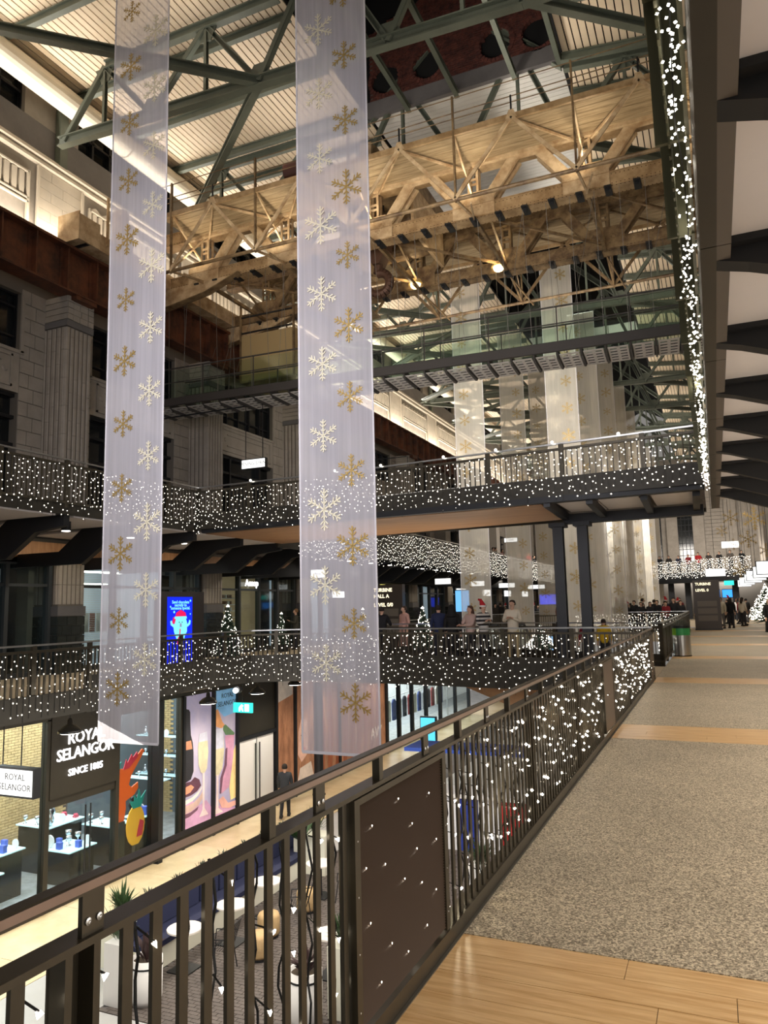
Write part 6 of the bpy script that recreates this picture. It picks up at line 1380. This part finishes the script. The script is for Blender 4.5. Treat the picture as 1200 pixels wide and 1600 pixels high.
def person_meshes(pose):
    if pose in BM: return BM[pose]
    P = POSE[pose]; V = []; E = []; R = []
    def v(p, r, par=None):
        V.append(p); R.append(r)
        if par is not None: E.append((par, len(V)-1))
        return len(V)-1
    pel = v((0, 0, .93), (.125, .09)); sp = v((0, 0, 1.10), (.125, .10), pel); ch = v((0, -.01, 1.28), (.12, .085), sp); nk = v((0, 0, 1.42), .052, ch); n2 = v((0, .01, 1.50), .052, nk); hd = v((0, .025, 1.58), (.078, .092), n2); ht = v((0, .015, 1.665), (.062, .07), hd)
    v((0, .125, 1.565), .013, hd)                                       # nose
    for s in (1, -1): v((s*.088, .01, 1.575), .012, hd)               # ears
    for s, kn, an in ((1, P['kn'][0], P['an'][0]), (-1, P['kn'][1], P['an'][1])):
        sh = v((s*.165, -.01, 1.34), .042, ch); el = v((s*P['el'][0], P['el'][1], P['el'][2]), .036, sh); wr = v((s*P['wr'][0], P['wr'][1], P['wr'][2]), .026, el)
        d = (Vector(V[wr])-Vector(V[el])).normalized(); side = Vector((s, 0, 0)); pm = v(tuple(Vector(V[wr])+d*.075), (.036, .018), wr)
        for f in range(4):
            L = (.07, .08, .075, .06)[f]; b = Vector(V[pm])+side*(f-1.5)*.018; k1 = v(tuple(b+d*L*.5), .009, pm); v(tuple(b+d*L+Vector((0, 0, -.012))), .008, k1)
        t1 = v(tuple(Vector(V[wr])+d*.04-side*.045), .010, wr); v(tuple(Vector(V[wr])+d*.075-side*.055), .009, t1)
        hp = v((s*.09, 0, .86), .075, pel); k = v(kn, .05, hp); a = v(an, .034, k); v((an[0], an[1]+.14, an[2]-.055), (.036, .025), a)
    body = skinmesh('body', V, E, R)
    V.clear(); E.clear(); R.clear()
    a0 = v((0, 0, .76), (.17, .14)); a00 = v((0, 0, .90), (.18, .145), a0); a1 = v((0, 0, 1.10), (.168, .13), a00); a2 = v((0, -.01, 1.32), (.18, .13), a1); v((0, -.005, 1.475), .085, a2)
    for s in (1, -1):
        sh = v((s*.175, -.01, 1.37), .085, a2); el = v((s*P['el'][0], P['el'][1], P['el'][2]), .064, sh); v((s*P['wr'][0], P['wr'][1], P['wr'][2]), .042, el)
    jk = skinmesh('jacket', V, E, R)
    V.clear(); E.clear(); R.clear()
    pt_ = v((0, 0, 1.06), (.13, .10)); p0 = v((0, 0, .93), (.15, .115), pt_)
    for s, kn, an in ((1, P['kn'][0], P['an'][0]), (-1, P['kn'][1], P['an'][1])):
        hp = v((s*.09, 0, .82), .10, p0); k = v(kn, .072, hp); v((an[0], an[1], an[2]-.03), .058, k)
    tr = skinmesh('trousers', V, E, R)
    so = []
    for an in P['an']: so.append(MB().lathe([(.05, 0), (.055, .04), (.045, .09)], (an[0], an[1]-.02, an[2]-.09), 10).prism([(an[0]-.045, an[1]-.07, an[2]-.09), (an[0]-.045, an[1]+.17, an[2]-.09), (an[0]-.045, an[1]+.19, an[2]-.07), (an[0]-.045, an[1]+.13, an[2]-.018), (an[0]-.045, an[1]+.03, an[2]+.01), (an[0]-.045, an[1]-.07, an[2])], (.09, 0, 0)))
    sh = merge(*so).mesh('shoes')
    BM[pose] = (body, jk, tr, sh); return BM[pose]
hairm = MB().lathe([(.03, .11), (.075, .085), (.094, .03), (.098, -.03), (.07, -.05)], (0, -.018, 1.60), 14).mesh('hair', smooth=True)
longm = MB().lathe([(.03, .11), (.078, .085), (.096, .03), (.09, -.05), (.085, -.16), (.06, -.27)], (0, -.02, 1.60), 14); longm.v = [(a, b-max(0, 1.63-c)*.42 if c > 1.5 else b-.055-(1.5-c)*.1, c) for a, b, c in longm.v]; longm = longm.mesh('long_hair', smooth=True)
hoodm = MB().lathe([(.03, .14), (.09, .11), (.12, .03), (.13, -.05), (.15, -.16), (.19, -.24)], (0, -.025, 1.60), 14).mesh('hood', smooth=True)
beaniem = MB().lathe([(.02, .15), (.06, .13), (.095, .07), (.10, .0), (.102, -.02)], (0, -.005, 1.62), 14).ball((0, 0, 1.79), .035, 8, 5).mesh('bobble_hat', smooth=True)
santam = MB().cyl((0, 0, 1.64), (.05, -.05, 1.86), .10, .03, 12).ball((.09, -.07, 1.84), .035, 8, 5).mesh('red_hat')
brimm = MB().cyl((0, 0, 1.62), (0, 0, 1.665), .105, n=14).mesh('hat_trim')
coatm = MB().lathe([(.24, 0), (.20, .45), (.165, .75), (.16, .85)], (0, 0, .30), 16).mesh('coat_skirt', smooth=True)
eyem = MB().octa((.03, .108, 1.592), .009).octa((-.03, .108, 1.592), .009).box(-.02, .02, .105, .112, 1.535, 1.541).mesh('face_features')
packm = MB().box(-.13, .13, -.27, -.12, 1.02, 1.40).mesh('backpack')
def person(x, y, face, label, pose='stand', top=(30, 30, 34), legs=(34, 34, 40), hair='short', hairc=(36, 28, 24), hat=None, hatc=(180, 30, 40), skin=(206, 166, 142), coat=False, h=1.70, z=0, group=None, pack=None, stripes=None):
    t = root('person', label, 'person', (x, y, z), group); b, j, tr, sh = person_meshes(pose); s = h/1.72
    cm = lambda p, c: M(p+'_%d_%d_%d' % c, c, .85)
    def cp(me, nm, m, lb=None):
        o = bpy.data.objects.new(nm, me); COL.objects.link(o); o.parent = t
        if not me.materials: me.materials.append(None)
        o.material_slots[0].link = 'OBJECT'; o.material_slots[0].material = m
        if lb: o['label'] = lb
        return o
    t.rotation_euler = (0, 0, face); t.scale = (s, s, s)
    cp(b, 'body', cm('skin', skin)); cp(j, 'jacket', stripes or cm('cloth', top)); cp(tr, 'trousers', cm('cloth', legs)); cp(sh, 'shoes', cm('leather', (28, 26, 26))); cp(eyem, 'face_features', INK)
    if hat == 'hood': cp(hoodm, 'hood', cm('cloth', top))
    else:
        cp(longm if hair == 'long' else hairm, 'hair', cm('hair', hairc))
        if hat == 'beanie': cp(beaniem, 'bobble_hat', cm('cloth', hatc))
        if hat == 'santa': cp(santam, 'red_hat', cm('cloth', hatc)); cp(brimm, 'hat_trim', WHITE)
    if coat: cp(coatm, 'coat_skirt', cm('cloth', top))
    if pack: cp(packm, 'backpack', cm('cloth', pack))
    return t
S_ = M('striped_knit', (40, 40, 44), .9)
nt = S_.node_tree; wv = nt.nodes.new('ShaderNodeTexWave'); wv.bands_direction = 'Z'; wv.inputs['Scale'].default_value = 2.6; tc = nt.nodes.new('ShaderNodeTexCoord'); rp = nt.nodes.new('ShaderNodeValToRGB'); rp.color_ramp.interpolation = 'CONSTANT'
rp.color_ramp.elements[0].color = (.02, .02, .025, 1); rp.color_ramp.elements[1].position = .5; rp.color_ramp.elements[1].color = (.55, .53, .5, 1)
nt.links.new(tc.outputs['Object'], wv.inputs[0]); nt.links.new(wv.outputs[0], rp.inputs[0]); nt.links.new(rp.outputs[0], nt.nodes['Principled BSDF'].inputs['Base Color'])
person(-9.85, 22.1, 0, 'person in a black puffer jacket, back turned, just right of the wide banner', 'lean', (20, 20, 24), hat=None)
person(-10.1, 24.6, 2.6, 'person in a pale pink coat behind the black-jacketed one', 'stand', (180, 140, 130), coat=True, hairc=(60, 44, 36))
person(-7.95, 22.2, .3, 'person in a navy blue puffer jacket, back turned, at the lower bridge', 'stand', (28, 38, 70), (30, 30, 40))
person(-7.4, 21.9, .1, 'person in a long black coat with the hood up on the lower bridge', 'stand', (14, 14, 16), hat='hood', coat=True, h=1.68)
person(-6.42, 21.9, -2.3, 'person in a striped sweater and red hat on the lower bridge', 'phone', (40, 40, 44), hat='santa', stripes=S_, hairc=(90, 50, 40), h=1.70)
person(-6.88, 22.05, 2.6, 'person with long brown hair and a beige coat hugging the one in the red hat', 'lean', (196, 170, 160), hair='long', hairc=(80, 52, 40), h=1.66)
person(-5.55, 22.0, 3.1, 'person in a cream fleece and tan trousers looking at a phone', 'phone', (214, 206, 186), (186, 170, 130), h=1.80)
person(-4.0, 21.4, -1.4, 'person in black with a teal bobble hat and long hair beside the black column', 'stand', (18, 18, 22), hat='beanie', hatc=(30, 70, 90), hair='long', hairc=(110, 70, 50), coat=True, h=1.70)
person(-3.3, 20.9, .5, 'child in a dark red jacket between the black columns and the balustrade corner', 'stand', (120, 24, 44), h=1.15)
person(-2.8, 20.9, .2, 'child in a yellow jacket beside the one in dark red', 'stand', (206, 170, 30), h=1.22)
person(-16.1, 27.3, 2.2, 'person in a dark green jacket on the left gallery, left of the wide banner', 'phone', (60, 58, 48), hairc=(110, 80, 50))
person(-13.2, 21.6, .4, 'person in a dark jacket walking on the ground floor by the white doors', 'walk', (44, 48, 54), (20, 20, 24), z=-5)
person(2.0, 34.6, 3.3, 'blonde person in a long black coat at the right picture edge', 'walk', (18, 18, 20), hair='long', hairc=(200, 180, 150), coat=True, h=1.66)
person(.25, 47.5, 2.9, 'person in a cream hooded jacket with a backpack right of the dark totem', 'stand', (206, 198, 178), (110, 108, 108), pack=(190, 180, 160), h=1.8)
person(.75, 48, .2, 'person all in black right of the one in the cream jacket', 'stand', (16, 16, 18), hair='long', h=1.78)
person(1.45, 62, .0, 'person in a white top with long brown hair walking away in the distance', 'walk', (214, 210, 206), hair='long', hairc=(110, 70, 46))
person(1.95, 59, .1, 'person in a black top and grey trousers walking away beside the one in white', 'walk', (20, 20, 22), (90, 90, 96))
cols = [(24, 24, 30), (120, 26, 34), (20, 20, 22), (196, 186, 170), (30, 34, 54), (60, 54, 50), (26, 26, 28), (40, 36, 34), (170, 30, 36), (90, 84, 78)]
random.seed(21)
xs = [-5.9, -5.55, -5.1, -4.75, -4.15, -3.8, -3.3, -2.95, -2.5, -2.1, -1.75]
for i, x in enumerate(xs):
    person(x, 43.55+random.uniform(0, .2), pi+random.uniform(-.4, .4), LR_[i]+' person of the dark crowd at the rail beyond the second void', random.choice(('lean', 'stand')), (24, 24, 28) if i not in (0, 8) else (130, 30, 40), h=random.uniform(1.6, 1.85), hair=random.choice(('short', 'long')), group='crowd at the rail beyond the second void')
for i in range(16):
    person(-1.0+(i % 4)*.85+random.uniform(-.1, .1), 51.5+(i//4)*2.1+random.uniform(0, .8), random.uniform(0, 6), WORDS[i]+' small distant person in the walkway crowd behind the totem', random.choice(('stand', 'walk')), cols[i % 10], h=random.uniform(1.55, 1.85), hair=random.choice(('short', 'long')), hat='santa' if i % 6 == 0 else None, group='far crowd on the walkway')
for i in range(14):
    person(-1.9-(i % 7)*.68+random.uniform(-.1, .1), 45+(i//7)*1.5+random.uniform(0, .6), random.uniform(0, 6), WORDS[i]+' person in the second row of the crowd beyond the void', 'stand', cols[(i*3) % 10], h=random.uniform(1.55, 1.85), hat='santa' if i % 4 == 0 else None, group='second row of the crowd')
for i in range(9):
    f = i/8.0; x = -4.4+f*6.6; y = 72.2-f*5.0
    person(x, y, pi+random.uniform(-.5, .5), LR_[i]+' small person leaning on the rail of the far lit bridge', 'lean', cols[(i*7) % 10], z=4.0, h=random.uniform(1.6, 1.8), group='people on the far lit bridge')
for i in range(22):
    person(-13.6-random.uniform(0, 1.2), 44+i*.9, random.uniform(3.6, 5.6), WORDS[i]+' small person along the far rail of the upper left gallery', random.choice(('lean', 'stand')), cols[i % 10], z=4.0, h=random.uniform(1.55, 1.85), group='people on the upper left gallery')
for i in range(14):
    person(-12.6-(i % 2)*1.2, 50+(i//2)*1.3+random.uniform(-.2, .2), random.uniform(0, 6), WORDS[i]+' small person in the far crowd on the left gallery', 'stand', cols[(i+4) % 10], h=random.uniform(1.55, 1.85), hat='santa' if i % 5 == 0 else None, group='far crowd on the left gallery')
